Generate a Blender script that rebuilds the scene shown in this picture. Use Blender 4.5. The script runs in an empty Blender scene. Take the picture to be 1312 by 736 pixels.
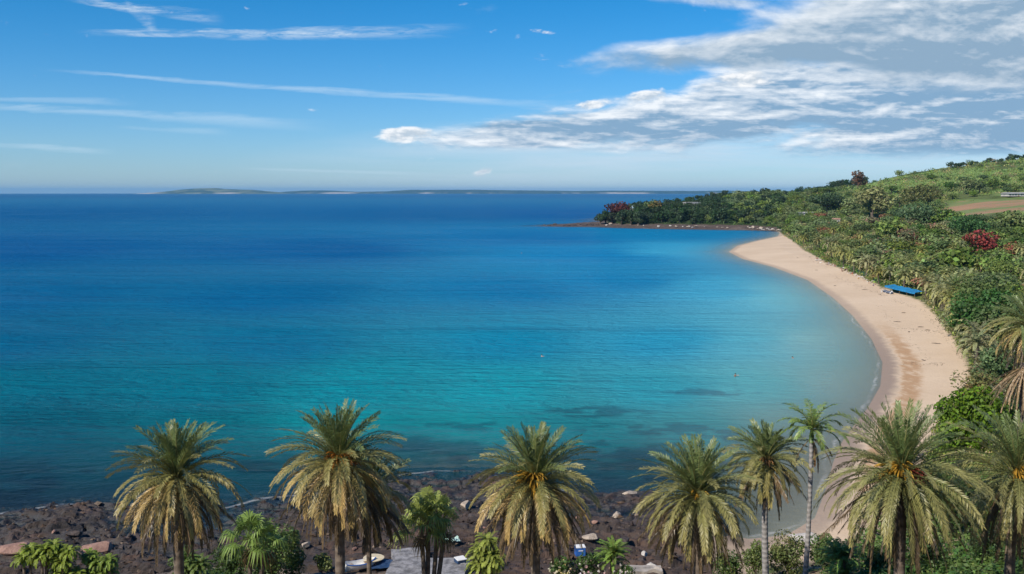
import bpy, math, random
import numpy as np
from mathutils import Vector

random.seed(7)
RS = np.random.RandomState(11)
sc = bpy.context.scene
COL = sc.collection
R = math.radians

# ------------------------------------------------------------------ camera model
H, F = 40.0, 1260.0
YH = 246.3                                   # true horizon row of the photograph (1312 x 736)
PITCH = math.atan((368 - YH) / F)
CP, SP = math.cos(PITCH), math.sin(PITCH)

def ray(px, py):
    px = np.asarray(px, float); py = np.asarray(py, float)
    a = (px - 656) / F; b = (368 - py) / F
    d = np.stack([a, CP + b * SP, -SP + b * CP], -1)
    return d

def onz(px, py, z=0.0):
    d = ray(px, py); t = (z - H) / d[..., 2]
    return np.stack([d[..., 0] * t, d[..., 1] * t], -1)

def aty(px, py, Y):
    d = ray(px, py); t = Y / d[1]
    return Vector((d[0] * t, Y, H + d[2] * t))

def project(X, Y, Z):
    dz = Z - H
    dep = Y * CP - dz * SP
    return 656 + F * X / dep, 368 - F * (Y * SP + dz * CP) / dep

# ------------------------------------------------------------------ numpy noise
_perm = RS.rand(256, 256)
def vnoise(x, y):
    xi = np.floor(x).astype(int); yi = np.floor(y).astype(int)
    fx = x - xi; fy = y - yi
    fx = fx * fx * (3 - 2 * fx); fy = fy * fy * (3 - 2 * fy)
    g = lambda i, j: _perm[i & 255, j & 255]
    return (g(xi, yi) * (1 - fx) + g(xi + 1, yi) * fx) * (1 - fy) + (g(xi, yi + 1) * (1 - fx) + g(xi + 1, yi + 1) * fx) * fy
def fbm(x, y, o=4):
    s = 0; a = 0.5
    for k in range(o):
        s = s + a * vnoise(x + 17.3 * k, y - 9.1 * k); x = x * 2.03; y = y * 2.03; a *= 0.5
    return s
def sstep(a, b, x):
    t = np.clip((x - a) / (b - a), 0, 1); return t * t * (3 - 2 * t)

def seg_dist(pl, X, Y):
    best = np.full(X.shape, 1e18)
    for i in range(len(pl) - 1):
        ax, ay = pl[i]; bx, by = pl[i + 1]
        dx, dy = bx - ax, by - ay
        t = np.clip(((X - ax) * dx + (Y - ay) * dy) / (dx * dx + dy * dy + 1e-12), 0, 1)
        best = np.minimum(best, (X - ax - t * dx) ** 2 + (Y - ay - t * dy) ** 2)
    return np.sqrt(best)
def inside(pl, X, Y):
    c = np.zeros(X.shape, bool)
    n = len(pl)
    for i in range(n):
        ax, ay = pl[i]; bx, by = pl[(i + 1) % n]
        if ay == by: continue
        k = ((ay > Y) != (by > Y)) & (X < (bx - ax) * (Y - ay) / (by - ay) + ax)
        c ^= k
    return c
def sdf(pl, X, Y):
    d = seg_dist(list(pl) + [pl[0]], X, Y)
    return np.where(inside(pl, X, Y), d, -d)

# ------------------------------------------------------------------ coast
def zpts(l, z=0.0): return [tuple(onz(x, y, z)) for x, y in l]
rock_near = [(-250.0, 112.0)] + zpts([(-60, 664), (0, 661), (60, 652), (120, 648), (160, 655), (230, 668), (300, 650), (350, 640), (430, 630),
    (500, 615), (560, 606), (610, 606), (650, 618), (720, 632), (770, 640), (810, 634), (850, 645), (895, 664), (935, 684)])
beach = zpts([(960, 690), (1008, 686), (1044, 664), (1058, 628), (1068, 592), (1078, 568), (1094, 546), (1112, 523), (1128, 495), (1131, 465), (1117, 435), (1093, 405),
    (1068, 382), (1035, 359), (990, 342), (952, 332), (934, 323), (945, 315), (970, 308.5), (997, 303), (1000, 298)])
head = zpts([(990, 296.3), (960, 295.2), (900, 294.2), (860, 293.6), (800, 292.3), (765, 291), (720, 290.6), (688, 289.8), (715, 287.8), (755, 286.2), (768, 285)])
back = [(118, 1420), (180, 1650), (290, 2100), (520, 2900), (1000, 4300), (2400, 5200), (9000, 6000), (9000, -300), (-250, -300)]
COAST = rock_near + beach + head + back
ROCKL = [rock_near, head + back[:4]]

veg_near = [(-250.0, 90.0), (-80.0, 90.0)] + zpts([(0, 728), (140, 722), (230, 700), (300, 690), (350, 698), (385, 716), (460, 722), (560, 728), (680, 724), (800, 728), (880, 715), (940, 704)], 4.0)
veg_beach = zpts([(985, 704), (1040, 700), (1090, 676), (1140, 640), (1180, 600), (1197, 545), (1225, 512), (1247, 490), (1238, 455), (1216, 422), (1196, 399),
    (1178, 384), (1135, 369), (1100, 353), (1060, 337), (1030, 321), (1013, 307), (1006, 300.5)], 2.2)
veg_head = zpts([(995, 293), (960, 291.5), (900, 290.5), (860, 290), (800, 289), (775, 287.5)], 1.5)
VEG = veg_near + veg_beach + veg_head + [(150, 1400), (215, 1640), (330, 2080), (560, 2860), (1040, 4240), (2400, 5100), (8900, 5900), (8900, -290), (-250, -290)]

HILLP = ([880, 1000, 1050, 1100, 1150, 1200, 1250, 1312, 1450, 1700], [0, 1, 5, 13, 26, 35, 43, 51, 74, 90])

def land(X, Y):
    """height and the masks of the terrain at world points"""
    s = sdf(COAST, X, Y)
    near = Y < 700
    db = seg_dist(beach, X, Y)
    dr = np.minimum(seg_dist(ROCKL[0], X, Y), seg_dist(ROCKL[1], X, Y))
    rock = sstep(-6, 6, db - dr)
    rock = np.maximum(rock, (1 - sstep(19, 25, X)) * (Y < 142) * (Y > 0))
    dv = sdf(VEG, X, Y)
    n = fbm(X / 9, Y / 9) - 0.5
    n2 = fbm(X / 60 + 5, Y / 60) - 0.5
    zb = np.minimum(s * 0.07, 2.3 + 0 * s)
    zb = np.where(s > 0, zb, np.maximum(s * 0.045, -9))
    zb = zb + np.where(s > 3, 0.12 * n, 0)
    zr = np.where(s > 0, np.minimum(np.where(s < 14, .04 * s, .56 + .115 * (s - 14)), 3.3), np.maximum(s * 0.05, -9))
    zr = zr + n * np.where(s > 0, 0.7, 0.5) * np.clip((s + 30) / 30, 0, 1)
    z0 = zb * (1 - rock) + zr * rock
    headl = sstep(930, 1050, Y) * (1 - sstep(250, 420, X))
    slope = 0.24 + (0.14 - 0.24) * sstep(100, 190, Y)
    slope = slope * (1 - headl) + 0.4 * headl
    cap = 40 * (1 - headl) + 15 * headl
    zv = cap * np.tanh(np.maximum(dv, 0) * slope / cap)
    bump = np.clip(dv / 15, 0, 1)
    zv = zv + n2 * bump * (3.0 + Y * 0.004)
    px = 656 + F * X / np.maximum(Y, 50)
    zv = zv + np.interp(px, *HILLP) * sstep(950, 1600, Y) * (1 - 0.4 * sstep(1700, 3000, Y))
    z = z0 + np.where(dv > 0, zv, 0)
    z = z + 0.27 * np.maximum(0, 54 - np.maximum(Y, 0)) * (Y < 54) * (dv > 0)
    return z, s, dv, rock

# ------------------------------------------------------------------ mesh building
class MB:
    """collects faces; build() links them as ONE mesh object"""
    def __init__(s): s.v = []; s.f4 = []; s.f3 = []; s.c = []; s.n = 0; s.m4 = []; s.m3 = []
    def add(s, v, quads=None, tris=None, col=(0.5, 0.5, 0.5), mat=0):
        v = np.asarray(v, float).reshape(-1, 3)
        c = np.asarray(col, float)
        if c.ndim == 1: c = np.tile(c[:3], (len(v), 1))
        s.v.append(v); s.c.append(c)
        if quads is not None and len(quads):
            q = np.asarray(quads, int).reshape(-1, 4) + s.n; s.f4.append(q); s.m4.append(np.full(len(q), mat))
        if tris is not None and len(tris):
            t = np.asarray(tris, int).reshape(-1, 3) + s.n; s.f3.append(t); s.m3.append(np.full(len(t), mat))
        s.n += len(v)
        return s
    def mesh(s, name, mats, smooth=False):
        me = bpy.data.meshes.new(name)
        v = np.concatenate(s.v); c = np.concatenate(s.c)
        q = np.concatenate(s.f4) if s.f4 else np.zeros((0, 4), int)
        t = np.concatenate(s.f3) if s.f3 else np.zeros((0, 3), int)
        me.vertices.add(len(v)); me.vertices.foreach_set('co', v.ravel().astype(np.float32))
        li = np.concatenate([q.ravel(), t.ravel()])
        me.loops.add(len(li)); me.loops.foreach_set('vertex_index', li.astype(np.int32))
        nf = len(q) + len(t)
        st = np.concatenate([np.arange(len(q)) * 4, len(q) * 4 + np.arange(len(t)) * 3])
        me.polygons.add(nf); me.polygons.foreach_set('loop_start', st.astype(np.int32))
        mi = np.concatenate([np.concatenate(s.m4) if s.m4 else np.zeros(0, int), np.concatenate(s.m3) if s.m3 else np.zeros(0, int)])
        for m in (mats if isinstance(mats, (list, tuple)) else [mats]): me.materials.append(m)
        me.polygons.foreach_set('material_index', mi.astype(np.int32))
        me.polygons.foreach_set('use_smooth', np.full(nf, bool(smooth)))
        a = me.color_attributes.new('Col', 'FLOAT_COLOR', 'POINT')
        a.data.foreach_set('color', np.concatenate([c, np.ones((len(c), 1))], 1).ravel().astype(np.float32))
        me.update(calc_edges=True)
        return me
    def build(s, name, mats, parent=None, smooth=False, loc=(0, 0, 0)):
        o = bpy.data.objects.new(name, s.mesh(name, mats, smooth)); COL.objects.link(o)
        o.location = loc
        if parent: o.parent = parent
        return o

def tag(o, label=None, cat=None, group=None, kind=None):
    if label: o['label'] = label
    if cat: o['category'] = cat
    if group: o['group'] = group
    if kind: o['kind'] = kind
    return o
def empty(name, loc, rz=0, label=None, cat=None, group=None):
    o = bpy.data.objects.new(name, None); COL.objects.link(o)
    o.location = loc; o.rotation_euler = (0, 0, rz); o.empty_display_size = 0.2
    return tag(o, label, cat, group)
def copy_tree(o, parent=None):
    c = o.copy(); COL.objects.link(c)
    if parent: c.parent = parent
    for ch in list(o.children): copy_tree(ch, c)
    return c
def inst(name, me, loc, rz=0, s=1, label=None, cat=None, group=None, sz=None):
    o = bpy.data.objects.new(name, me); COL.objects.link(o)
    o.location = loc; o.rotation_euler = (0, 0, rz); o.scale = (s, s, sz or s)
    return tag(o, label, cat, group)

def grid_quads(nr, ncol):
    i = np.arange(nr - 1)[:, None] * ncol + np.arange(ncol - 1)[None]
    return np.stack([i, i + 1, i + 1 + ncol, i + ncol], -1).reshape(-1, 4)

def tube(mb, pts, rad, n=7, col=(.5, .5, .5), mat=0, cap=True):
    pts = np.asarray(pts, float); m = len(pts); rad = np.broadcast_to(np.asarray(rad, float), (m,))
    tan = np.gradient(pts, axis=0); tan /= np.linalg.norm(tan, axis=1)[:, None] + 1e-9
    up = np.array([0, 0, 1.0]) if abs(tan[0, 2]) < .9 else np.array([1.0, 0, 0])
    a = np.cross(tan, up); a /= np.linalg.norm(a, axis=1)[:, None] + 1e-9
    b = np.cross(tan, a)
    th = np.arange(n) * 2 * math.pi / n
    ring = pts[:, None] + rad[:, None, None] * (a[:, None] * np.cos(th)[None, :, None] + b[:, None] * np.sin(th)[None, :, None])
    v = ring.reshape(-1, 3)
    q = []
    for i in range(m - 1):
        for j in range(n):
            k = (j + 1) % n; q.append((i * n + j, i * n + k, (i + 1) * n + k, (i + 1) * n + j))
    t = []
    if cap:
        for j in range(1, n - 1): t.append((0, j, j + 1)); t.append(((m - 1) * n, (m - 1) * n + j + 1, (m - 1) * n + j))
    mb.add(v, q, t, col, mat)

def box(mb, c, s, rz=0, col=(.5, .5, .5), mat=0, tilt=0):
    x, y, z = [k / 2 for k in s]
    v = np.array([(sx * x, sy * y, sz * z) for sz in (-1, 1) for sy in (-1, 1) for sx in (-1, 1)])
    if tilt:
        ca, sa = math.cos(tilt), math.sin(tilt); v = np.stack([v[:, 0], v[:, 1] * ca - v[:, 2] * sa, v[:, 1] * sa + v[:, 2] * ca], 1)
    ca, sa = math.cos(rz), math.sin(rz)
    v = np.stack([v[:, 0] * ca - v[:, 1] * sa, v[:, 0] * sa + v[:, 1] * ca, v[:, 2]], 1) + np.array(c)
    mb.add(v, [(0, 2, 3, 1), (4, 5, 7, 6), (0, 1, 5, 4), (2, 6, 7, 3), (0, 4, 6, 2), (1, 3, 7, 5)], None, col, mat)

def unit(v): return v / (np.linalg.norm(v, axis=-1, keepdims=True) + 1e-9)

# ------------------------------------------------------------------ node helpers
class S:
    """a socket with arithmetic"""
    def __init__(s, nt, sock): s.nt = nt; s.k = sock
    def _m(s, op, *a, clamp=False):
        n = s.nt.nodes.new('ShaderNodeMath'); n.operation = op; n.use_clamp = clamp
        for i, x in enumerate((s,) + a):
            if isinstance(x, S): s.nt.links.new(x.k, n.inputs[i])
            else: n.inputs[i].default_value = x
        return S(s.nt, n.outputs[0])
    def __add__(s, o): return s._m('ADD', o)
    __radd__ = __add__
    def __sub__(s, o): return s._m('SUBTRACT', o)
    def __rsub__(s, o): return (s * -1.0) + o
    def __mul__(s, o): return s._m('MULTIPLY', o)
    __rmul__ = __mul__
    def __truediv__(s, o): return s._m('DIVIDE', o)
    def sq(s): return s._m('MULTIPLY', s)
    def pw(s, e): return s._m('POWER', e)
    def mx(s, o): return s._m('MAXIMUM', o)
    def mn(s, o): return s._m('MINIMUM', o)
    def clamp(s): return s._m('ADD', 0.0, clamp=True)
    def step(s, a, b):
        n = s.nt.nodes.new('ShaderNodeMapRange'); n.interpolation_type = 'SMOOTHSTEP'
        s.nt.links.new(s.k, n.inputs[0]); n.inputs[1].default_value = a; n.inputs[2].default_value = b
        return S(s.nt, n.outputs[0])

def mixc(nt, f, a, b, blend='MIX'):
    n = nt.nodes.new('ShaderNodeMix'); n.data_type = 'RGBA'; n.blend_type = blend
    for i, x in ((0, f), (6, a), (7, b)):
        if isinstance(x, S): nt.links.new(x.k, n.inputs[i])
        elif i == 0: n.inputs[0].default_value = x
        else: n.inputs[i].default_value = (*x, 1)
    return S(nt, n.outputs[2])
def noise(nt, vec, scale, detail=4, rough=0.5, dist=0, dim='3D', col=False):
    n = nt.nodes.new('ShaderNodeTexNoise'); n.noise_dimensions = dim
    n.inputs['Scale'].default_value = scale; n.inputs['Detail'].default_value = detail; n.inputs['Roughness'].default_value = rough
    n.inputs['Distortion'].default_value = dist
    if vec is not None: nt.links.new(vec.k, n.inputs['Vector'])
    return S(nt, n.outputs[1 if col else 0])
def comb(nt, x, y, z=0.0):
    n = nt.nodes.new('ShaderNodeCombineXYZ')
    for i, q in enumerate((x, y, z)):
        if isinstance(q, S): nt.links.new(q.k, n.inputs[i])
        else: n.inputs[i].default_value = q
    return S(nt, n.outputs[0])
def attr(nt, name, fac=True):
    n = nt.nodes.new('ShaderNodeAttribute'); n.attribute_name = name
    return S(nt, n.outputs['Fac' if fac else 'Color'])
def position(nt):
    n = nt.nodes.new('ShaderNodeNewGeometry'); sp = nt.nodes.new('ShaderNodeSeparateXYZ')
    nt.links.new(n.outputs['Position'], sp.inputs[0])
    return S(nt, n.outputs['Position']), S(nt, sp.outputs[0]), S(nt, sp.outputs[1]), S(nt, sp.outputs[2])
def objcoord(nt):
    n = nt.nodes.new('ShaderNodeTexCoord'); return S(nt, n.outputs['Object'])
def bump(nt, h, strength=0.5, dist=0.1):
    n = nt.nodes.new('ShaderNodeBump'); n.inputs['Strength'].default_value = strength; n.inputs['Distance'].default_value = dist
    nt.links.new(h.k, n.inputs['Height']); return S(nt, n.outputs[0])
def new_mat(name):
    m = bpy.data.materials.new(name); m.use_nodes = True
    nt = m.node_tree; b = nt.nodes['Principled BSDF']; out = nt.nodes['Material Output']
    return m, nt, b, out

def plain(name, col, rough=0.7, var=0.25, nscale=3.0, metal=0, bstr=0.15):
    m, nt, b, out = new_mat(name)
    oc = objcoord(nt)
    n = noise(nt, oc, nscale, 6, 0.6)
    c = mixc(nt, n.step(0.3, 0.7), tuple(k * (1 - var) for k in col), tuple(min(1, k * (1 + var)) for k in col))
    nt.links.new(c.k, b.inputs['Base Color'])
    b.inputs['Roughness'].default_value = rough; b.inputs['Metallic'].default_value = metal
    nt.links.new(bump(nt, noise(nt, oc, nscale * 4, 5), bstr, 0.05).k, b.inputs['Normal'])
    return m

def leaf_mat(name, trans=0.25, rough=0.55, huevar=0.0, valvar=0.0, spec=0.3, nz=0.0):
    m, nt, b, out = new_mat(name)
    c = attr(nt, 'Col', False)
    if huevar or valvar:
        valvar_base = 1.22 if name in ('tree leaf', 'far foliage') else 1.0
        oi = nt.nodes.new('ShaderNodeObjectInfo'); r = S(nt, oi.outputs['Random'])
        hs = nt.nodes.new('ShaderNodeHueSaturation')
        nt.links.new((r * huevar + (0.5 - huevar / 2)).k, hs.inputs['Hue'])
        r2 = (r * 7.31)._m('FRACT')
        nt.links.new((r2 * valvar + (valvar_base - valvar / 2)).k, hs.inputs['Value'])
        r3 = (r * 13.77)._m('FRACT')
        nt.links.new((r3 * 0.4 + 0.75).k, hs.inputs['Saturation'])
        nt.links.new(c.k, hs.inputs['Color']); c = S(nt, hs.outputs[0])
    nt.links.new(c.k, b.inputs['Base Color'])
    b.inputs['Roughness'].default_value = rough; b.inputs['Specular IOR Level'].default_value = spec
    t = nt.nodes.new('ShaderNodeBsdfTranslucent')
    tc = mixc(nt, 0.35, c, (0.25, 0.30, 0.04))
    nt.links.new(tc.k, t.inputs[0])
    mx = nt.nodes.new('ShaderNodeMixShader'); mx.inputs[0].default_value = trans
    nt.links.new(b.outputs[0], mx.inputs[1]); nt.links.new(t.outputs[0], mx.inputs[2]); nt.links.new(mx.outputs[0], out.inputs[0])
    return m

M_leaf = leaf_mat('palm leaf', 0.18, 0.42, spec=.5)
M_near = leaf_mat('garden leaf', 0.25, 0.5)
M_tree = leaf_mat('tree leaf', 0.28, 0.6, 0.035, 0.5)
M_shrub = leaf_mat('shrub leaf', 0.22, 0.6, 0.02, 0.3)
M_far = leaf_mat('far foliage', 0.22, 0.8, 0.03, 0.45, 0.1)
M_flower = leaf_mat('petal', 0.3, 0.6)

def bark_mat(name, c1, c2, ring=9.0):
    m, nt, b, out = new_mat(name)
    oc = objcoord(nt)
    sp = nt.nodes.new('ShaderNodeSeparateXYZ'); nt.links.new(oc.k, sp.inputs[0])
    z = S(nt, sp.outputs[2])
    n = noise(nt, oc, 3.5, 6, 0.65)
    w = ((z * ring + n * 3.0)._m('SINE') * 0.5 + 0.5)
    f = (w * 0.5 + n.step(0.3, 0.7) * 0.5)
    nt.links.new(mixc(nt, f, c1, c2).k, b.inputs['Base Color']); b.inputs['Roughness'].default_value = 0.9
    nt.links.new(bump(nt, w + n, 0.6, 0.04).k, b.inputs['Normal'])
    return m
M_bark = bark_mat('palm bark', (0.075, 0.055, 0.042), (0.19, 0.15, 0.115))
M_barkgrey = bark_mat('grey palm bark', (0.16, 0.15, 0.145), (0.34, 0.32, 0.31), 16)
M_bark2 = bark_mat('tree bark', (0.07, 0.05, 0.035), (0.16, 0.12, 0.09), 2)

def rock_mat(name, c1, c2, c3, sc_=0.6):
    m, nt, b, out = new_mat(name)
    pos, x, y, z = position(nt)
    n = noise(nt, pos, sc_, 8, 0.65, 0.4)
    n2 = noise(nt, pos, sc_ * 5, 6, 0.6)
    c = mixc(nt, n.step(0.35, 0.65), c1, c2)
    c = mixc(nt, (n2.step(0.52, 0.75) * 0.7), c, c3)
    nt.links.new(c.k, b.inputs['Base Color']); b.inputs['Roughness'].default_value = 0.8
    nt.links.new(bump(nt, n2 + n * 0.6, 0.7, 0.15).k, b.inputs['Normal'])
    return m
M_rockpale = rock_mat('pale rock', (0.33, 0.265, 0.20), (0.46, 0.38, 0.30), (0.2, 0.155, 0.125), 1.6)
M_rockwhite = rock_mat('whitish rock', (0.40, 0.365, 0.33), (0.56, 0.52, 0.47), (0.27, 0.23, 0.2), 1.5)
M_rockred = rock_mat('reddish rock', (0.22, 0.12, 0.09), (0.34, 0.2, 0.15), (0.14, 0.09, 0.075), 1.0)
M_rockdark = rock_mat('dark rock', (0.035, 0.029, 0.028), (0.075, 0.056, 0.048), (0.12, 0.09, 0.072), 0.8)

# ------------------------------------------------------------------ terrain
def polar(cols, rows):
    T, RR = np.meshgrid(cols, rows)
    return RR * np.sin(T), RR * np.cos(T)

def set_attr(me, name, arr):
    a = me.attributes.new(name, 'FLOAT', 'POINT'); a.data.foreach_set('value', arr.ravel().astype(np.float32))

cols = np.concatenate([np.linspace(R(-75), R(-34), 40)[:-1], np.linspace(R(-34), R(34), 760), np.linspace(R(34), R(78), 50)[1:]])
rows = np.concatenate([np.array([0.5, 4, 8, 14, 20, 27, 34, 41]), np.exp(np.linspace(math.log(47), math.log(2600), 760)), np.exp(np.linspace(math.log(2600), math.log(7500), 40))[1:]])
LX, LY = polar(cols, rows)
LZ, LS, LV, LR = land(LX, LY)
PATCH = (-78.0, 62.0, 92.0, 143.0)          # the rocky shore has a finer mesh of its own
inp = (LX > PATCH[0] + 1.5) & (LX < PATCH[1] - 1.5) & (LY > PATCH[2] + 1.5) & (LY < PATCH[3] - 1.5) & (LR > 0.75) & (LV < -1)
LZs = np.where(inp, LZ - 1.2, LZ)
# ploughed field and terraces
fm = np.zeros_like(LX)

m, nt, b, out = new_mat('terrain')
M_land = m
pos, x, y, z = position(nt)
s_ = attr(nt, 's'); dv_ = attr(nt, 'dv'); rk = attr(nt, 'rock'); fl = attr(nt, 'field'); wd = attr(nt, 'weed')
nA = noise(nt, pos, 0.03, 6, 0.6); nB = noise(nt, pos, 0.35, 6, 0.6); nC = noise(nt, pos, 3.0, 5, 0.6)
sand = mixc(nt, nA.step(0.3, 0.7), (0.57, 0.43, 0.295), (0.645, 0.50, 0.355))
sand = mixc(nt, nC.step(0.45, 0.8) * 0.45, sand, (0.47, 0.33, 0.22))
sand = mixc(nt, (nB.step(0.55, 0.75) * 0.25), sand, (0.66, 0.52, 0.385))
sand = mixc(nt, noise(nt, pos, 0.9, 6, .7).step(.52, .68) * .3, sand, (0.44, 0.32, 0.215))
st = s_ + nB * 4.0 - 2.0
sand = mixc(nt, (st.step(1.6, 4.6) * -1.0 + 1.0) * (wd * 0.5 + 0.5), sand, (0.31, 0.235, 0.185))
band = st.step(3.6, 5.0) * (1.0 - st.step(6.8, 9.2)) * noise(nt, comb(nt, x, y * 0.3, 0.0), 0.6, 5, .6).step(0.28, 0.56) * wd.step(0.15, 1.0)
sand = mixc(nt, band * 0.85, sand, (0.40, 0.235, 0.12))
rockc = mixc(nt, nB.step(0.35, 0.65), (0.055, 0.042, 0.038), (0.13, 0.095, 0.078))
rockc = mixc(nt, (nA.step(0.5, 0.7) * nC.step(0.4, 0.7)), rockc, (0.34, 0.28, 0.22))
shore = mixc(nt, rk, sand, rockc)
grass = mixc(nt, nA.step(0.35, 0.65), (0.075, 0.10, 0.028), (0.125, 0.15, 0.05))
grass = mixc(nt, nB.step(0.4, 0.75) * 0.6, grass, (0.05, 0.07, 0.022))
grass = mixc(nt, y.step(900, 1000) * (1.0 - x.step(300, 450)), grass, (0.035, 0.05, 0.018))
grass = mixc(nt, (1.0 - y.step(900, 1000) * (1.0 - x.step(300, 450))) * (noise(nt, pos, 0.012, 5, 0.6).step(0.58, 0.7) * 0.7), grass, (0.30, 0.21, 0.12))
dirt = mixc(nt, nB.step(0.3, 0.7), (0.22, 0.155, 0.105), (0.36, 0.27, 0.19))
grass = mixc(nt, (1.0 - y.step(110, 170)) * nB.step(0.38, 0.55), grass, dirt)
# terraced hillside
hz = (comb(nt, x * 0.35, y, z * 6.0))
strips = noise(nt, hz, 0.012, 3, 0.5)
grass = mixc(nt, y.step(950, 1150) * x.step(380, 520) * strips.step(0.42, 0.5) * 0.85, grass, (0.19, 0.28, 0.08))
fcol = mixc(nt, noise(nt, comb(nt, x * 0.08, y * .8, 0.0), 0.04, 4, 0.55).step(0.44, 0.54), (0.33, 0.20, 0.115), (0.17, 0.21, 0.075))
grass = mixc(nt, fl, grass, fcol)
c = mixc(nt, (dv_ + nB * 5.0 - 2.5).step(-1.0, 1.5), shore, grass)
nt.links.new(c.k, b.inputs['Base Color']); b.inputs['Roughness'].default_value = 0.92; b.inputs['Specular IOR Level'].default_value = 0.15
nt.links.new(bump(nt, nC + nB * 2.0, 0.5, 0.25).k, b.inputs['Normal'])

# height lookup
lr = np.log(rows)
def hz_at(X, Y):
    r = math.hypot(X, Y); t = math.atan2(X, Y)
    i = min(max(np.searchsorted(rows, r) - 1, 0), len(rows) - 2); j = min(max(np.searchsorted(cols, t) - 1, 0), len(cols) - 2)
    u = (r - rows[i]) / (rows[i + 1] - rows[i]); w = (t - cols[j]) / (cols[j + 1] - cols[j])
    return (LZ[i, j] * (1 - u) + LZ[i + 1, j] * u) * (1 - w) + (LZ[i, j + 1] * (1 - u) + LZ[i + 1, j + 1] * u) * w
def gnd(px, py):
    """the terrain point seen at a pixel"""
    d = ray(px, py); Y = 40.0
    while Y < 6000:
        t = Y / d[1]
        if H + d[2] * t <= hz_at(d[0] * t, Y): break
        Y *= 1.004
    t = Y / d[1]; X = d[0] * t
    return Vector((X, Y, hz_at(X, Y)))
field_poly = [tuple(gnd(*p))[:2] for p in [(1226, 274), (1212, 264), (1230, 258.5), (1312, 256), (1420, 256), (1420, 272), (1312, 271), (1270, 274), (1245, 285)]]
fm = sstep(-6, 6, sdf(field_poly, LX, LY))
mb = MB(); mb.add(np.stack([LX, LY, LZs], -1), grid_quads(*LX.shape))
terrain = mb.build('terrain', M_land, smooth=True); tag(terrain, 'beach and green slope around the bay', kind='structure')
me = terrain.data
set_attr(me, 's', LS); set_attr(me, 'dv', LV); set_attr(me, 'rock', LR); set_attr(me, 'field', fm)
wpx, wpy = project(LX, LY, LZ)
weed = 0.12 + 0.88 * sstep(330, 230, LY) * sstep(100, 135, LY)
set_attr(me, 'weed', weed)

def stand(px, Y):
    X = (px - 656) / F * (Y * CP + 25 * SP) ; return Vector((X, Y, hz_at(X, Y)))

# visible terrain vertices, for scattering
el = (LZ - H) / np.hypot(LX, LY)
runmax = np.maximum.accumulate(el, axis=0)
vis = (el >= runmax - 0.004) & (LV > 0.2) & (np.hypot(LX, LY) > 60)
dpy = np.abs(np.gradient(wpy, axis=0)) * np.gradient(wpx, axis=1)
KEEPOUT = [(*tuple(gnd(a_, b_))[:2], r_) for a_, b_, r_ in ((1140, 376, 5), (1150, 378, 6), (1160, 380, 6), (1170, 382, 6), (1176, 383, 5), (1259, 347, 6), (1283, 346, 6), (1250, 381, 5), (1257, 330, 13), (1257, 337, 10), (1257, 343, 8), (1166, 317, 9), (1166, 322, 8), (1118, 284, 10), (1178, 268, 12), (1306, 293, 10), (1099, 246, 10), (1060, 273, 12), (1036, 278, 12), (1071, 290, 9), (1030, 279, 12))]
def scatter(n, cond, sep, jitter=0.5, wpow=1.0, rs=RS):
    idx = np.flatnonzero(vis & cond)
    if not len(idx): return []
    w = np.maximum(dpy.ravel()[idx], 0.02) ** wpow; w = w / w.sum()
    k = rs.choice(len(idx), size=min(len(idx), n * 12), replace=False, p=w) if len(idx) > n * 12 else rs.permutation(len(idx))
    got = []; cell = {}
    for q in idx[k]:
        ax, ay = wpx.ravel()[q], wpy.ravel()[q]
        ci, cj = int(ax // sep), int(ay * 1.8 // sep); ok = True
        for a_ in (-1, 0, 1):
            for b_ in (-1, 0, 1):
                for (ux, uy) in cell.get((ci + a_, cj + b_), ()):
                    if (ux - ax) ** 2 + (1.8 * (uy - ay)) ** 2 < sep * sep: ok = False
        if ok:
            cell.setdefault((ci, cj), []).append((ax, ay))
            if any((LX.ravel()[q] - kx) ** 2 + (LY.ravel()[q] - ky) ** 2 < kr * kr for kx, ky, kr in KEEPOUT): continue
            got.append((LX.ravel()[q], LY.ravel()[q], LZ.ravel()[q], ax, ay))
            if len(got) >= n: break
    return got

# ------------------------------------------------------------------ rocky shore, broken into blocks
GS = 0.21
gx = np.arange(PATCH[0], PATCH[1], GS); gy = np.arange(PATCH[2], PATCH[3], GS)
RX, RY = np.meshgrid(gx, gy)
RZ, RSd, RV, RRk = land(RX, RY)
nc = 7000
cx = RS.uniform(PATCH[0], PATCH[1], nc); cy = RS.uniform(PATCH[2], PATCH[3], nc)
hh = RS.rand(nc) ** 1.8 * .75; tx = RS.uniform(-.2, .2, nc); ty = RS.uniform(-.4, .25, nc)
wx = RX + (fbm(RX / 1.7, RY / 1.7) - .5) * 3.2; wy = (RY + (fbm(RX / 1.7 + 40, RY / 1.7) - .5) * 2.6)
near_i = np.zeros(RX.shape, int)
for i in range(RX.shape[0]):
    sel = np.flatnonzero(np.abs(cy - gy[i]) < 3.2)
    d2 = ((wx[i][:, None] - cx[sel] + (wy[i][:, None] - cy[sel]) * .8) / 2.6) ** 2 + ((wy[i][:, None] - cy[sel]) - .12 * (wx[i][:, None] - cx[sel])) ** 2
    near_i[i] = sel[np.argmin(d2, 1)]
blk = hh[near_i] + tx[near_i] * (RX - cx[near_i]) * .5 + ty[near_i] * (RY - cy[near_i])
blk = np.clip(blk, -0.4, 1.3)
amp = sstep(-9, 5, RSd) * (1 - 0.6 * sstep(20, 34, RSd))
big = fbm(RX / 14 + 3, RY / 7) - 0.47
RZ2 = RZ + amp * (blk * 1.0 - 0.32 + 1.6 * big) + 0.32 * (fbm(RX * 1.1, RY * 1.6, 5) - .5)
for _k in range(1):
    RZ2[1:-1, 1:-1] = (RZ2[1:-1, 1:-1] * 2 + RZ2[:-2, 1:-1] + RZ2[2:, 1:-1] + RZ2[1:-1, :-2] + RZ2[1:-1, 2:]) / 6
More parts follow.
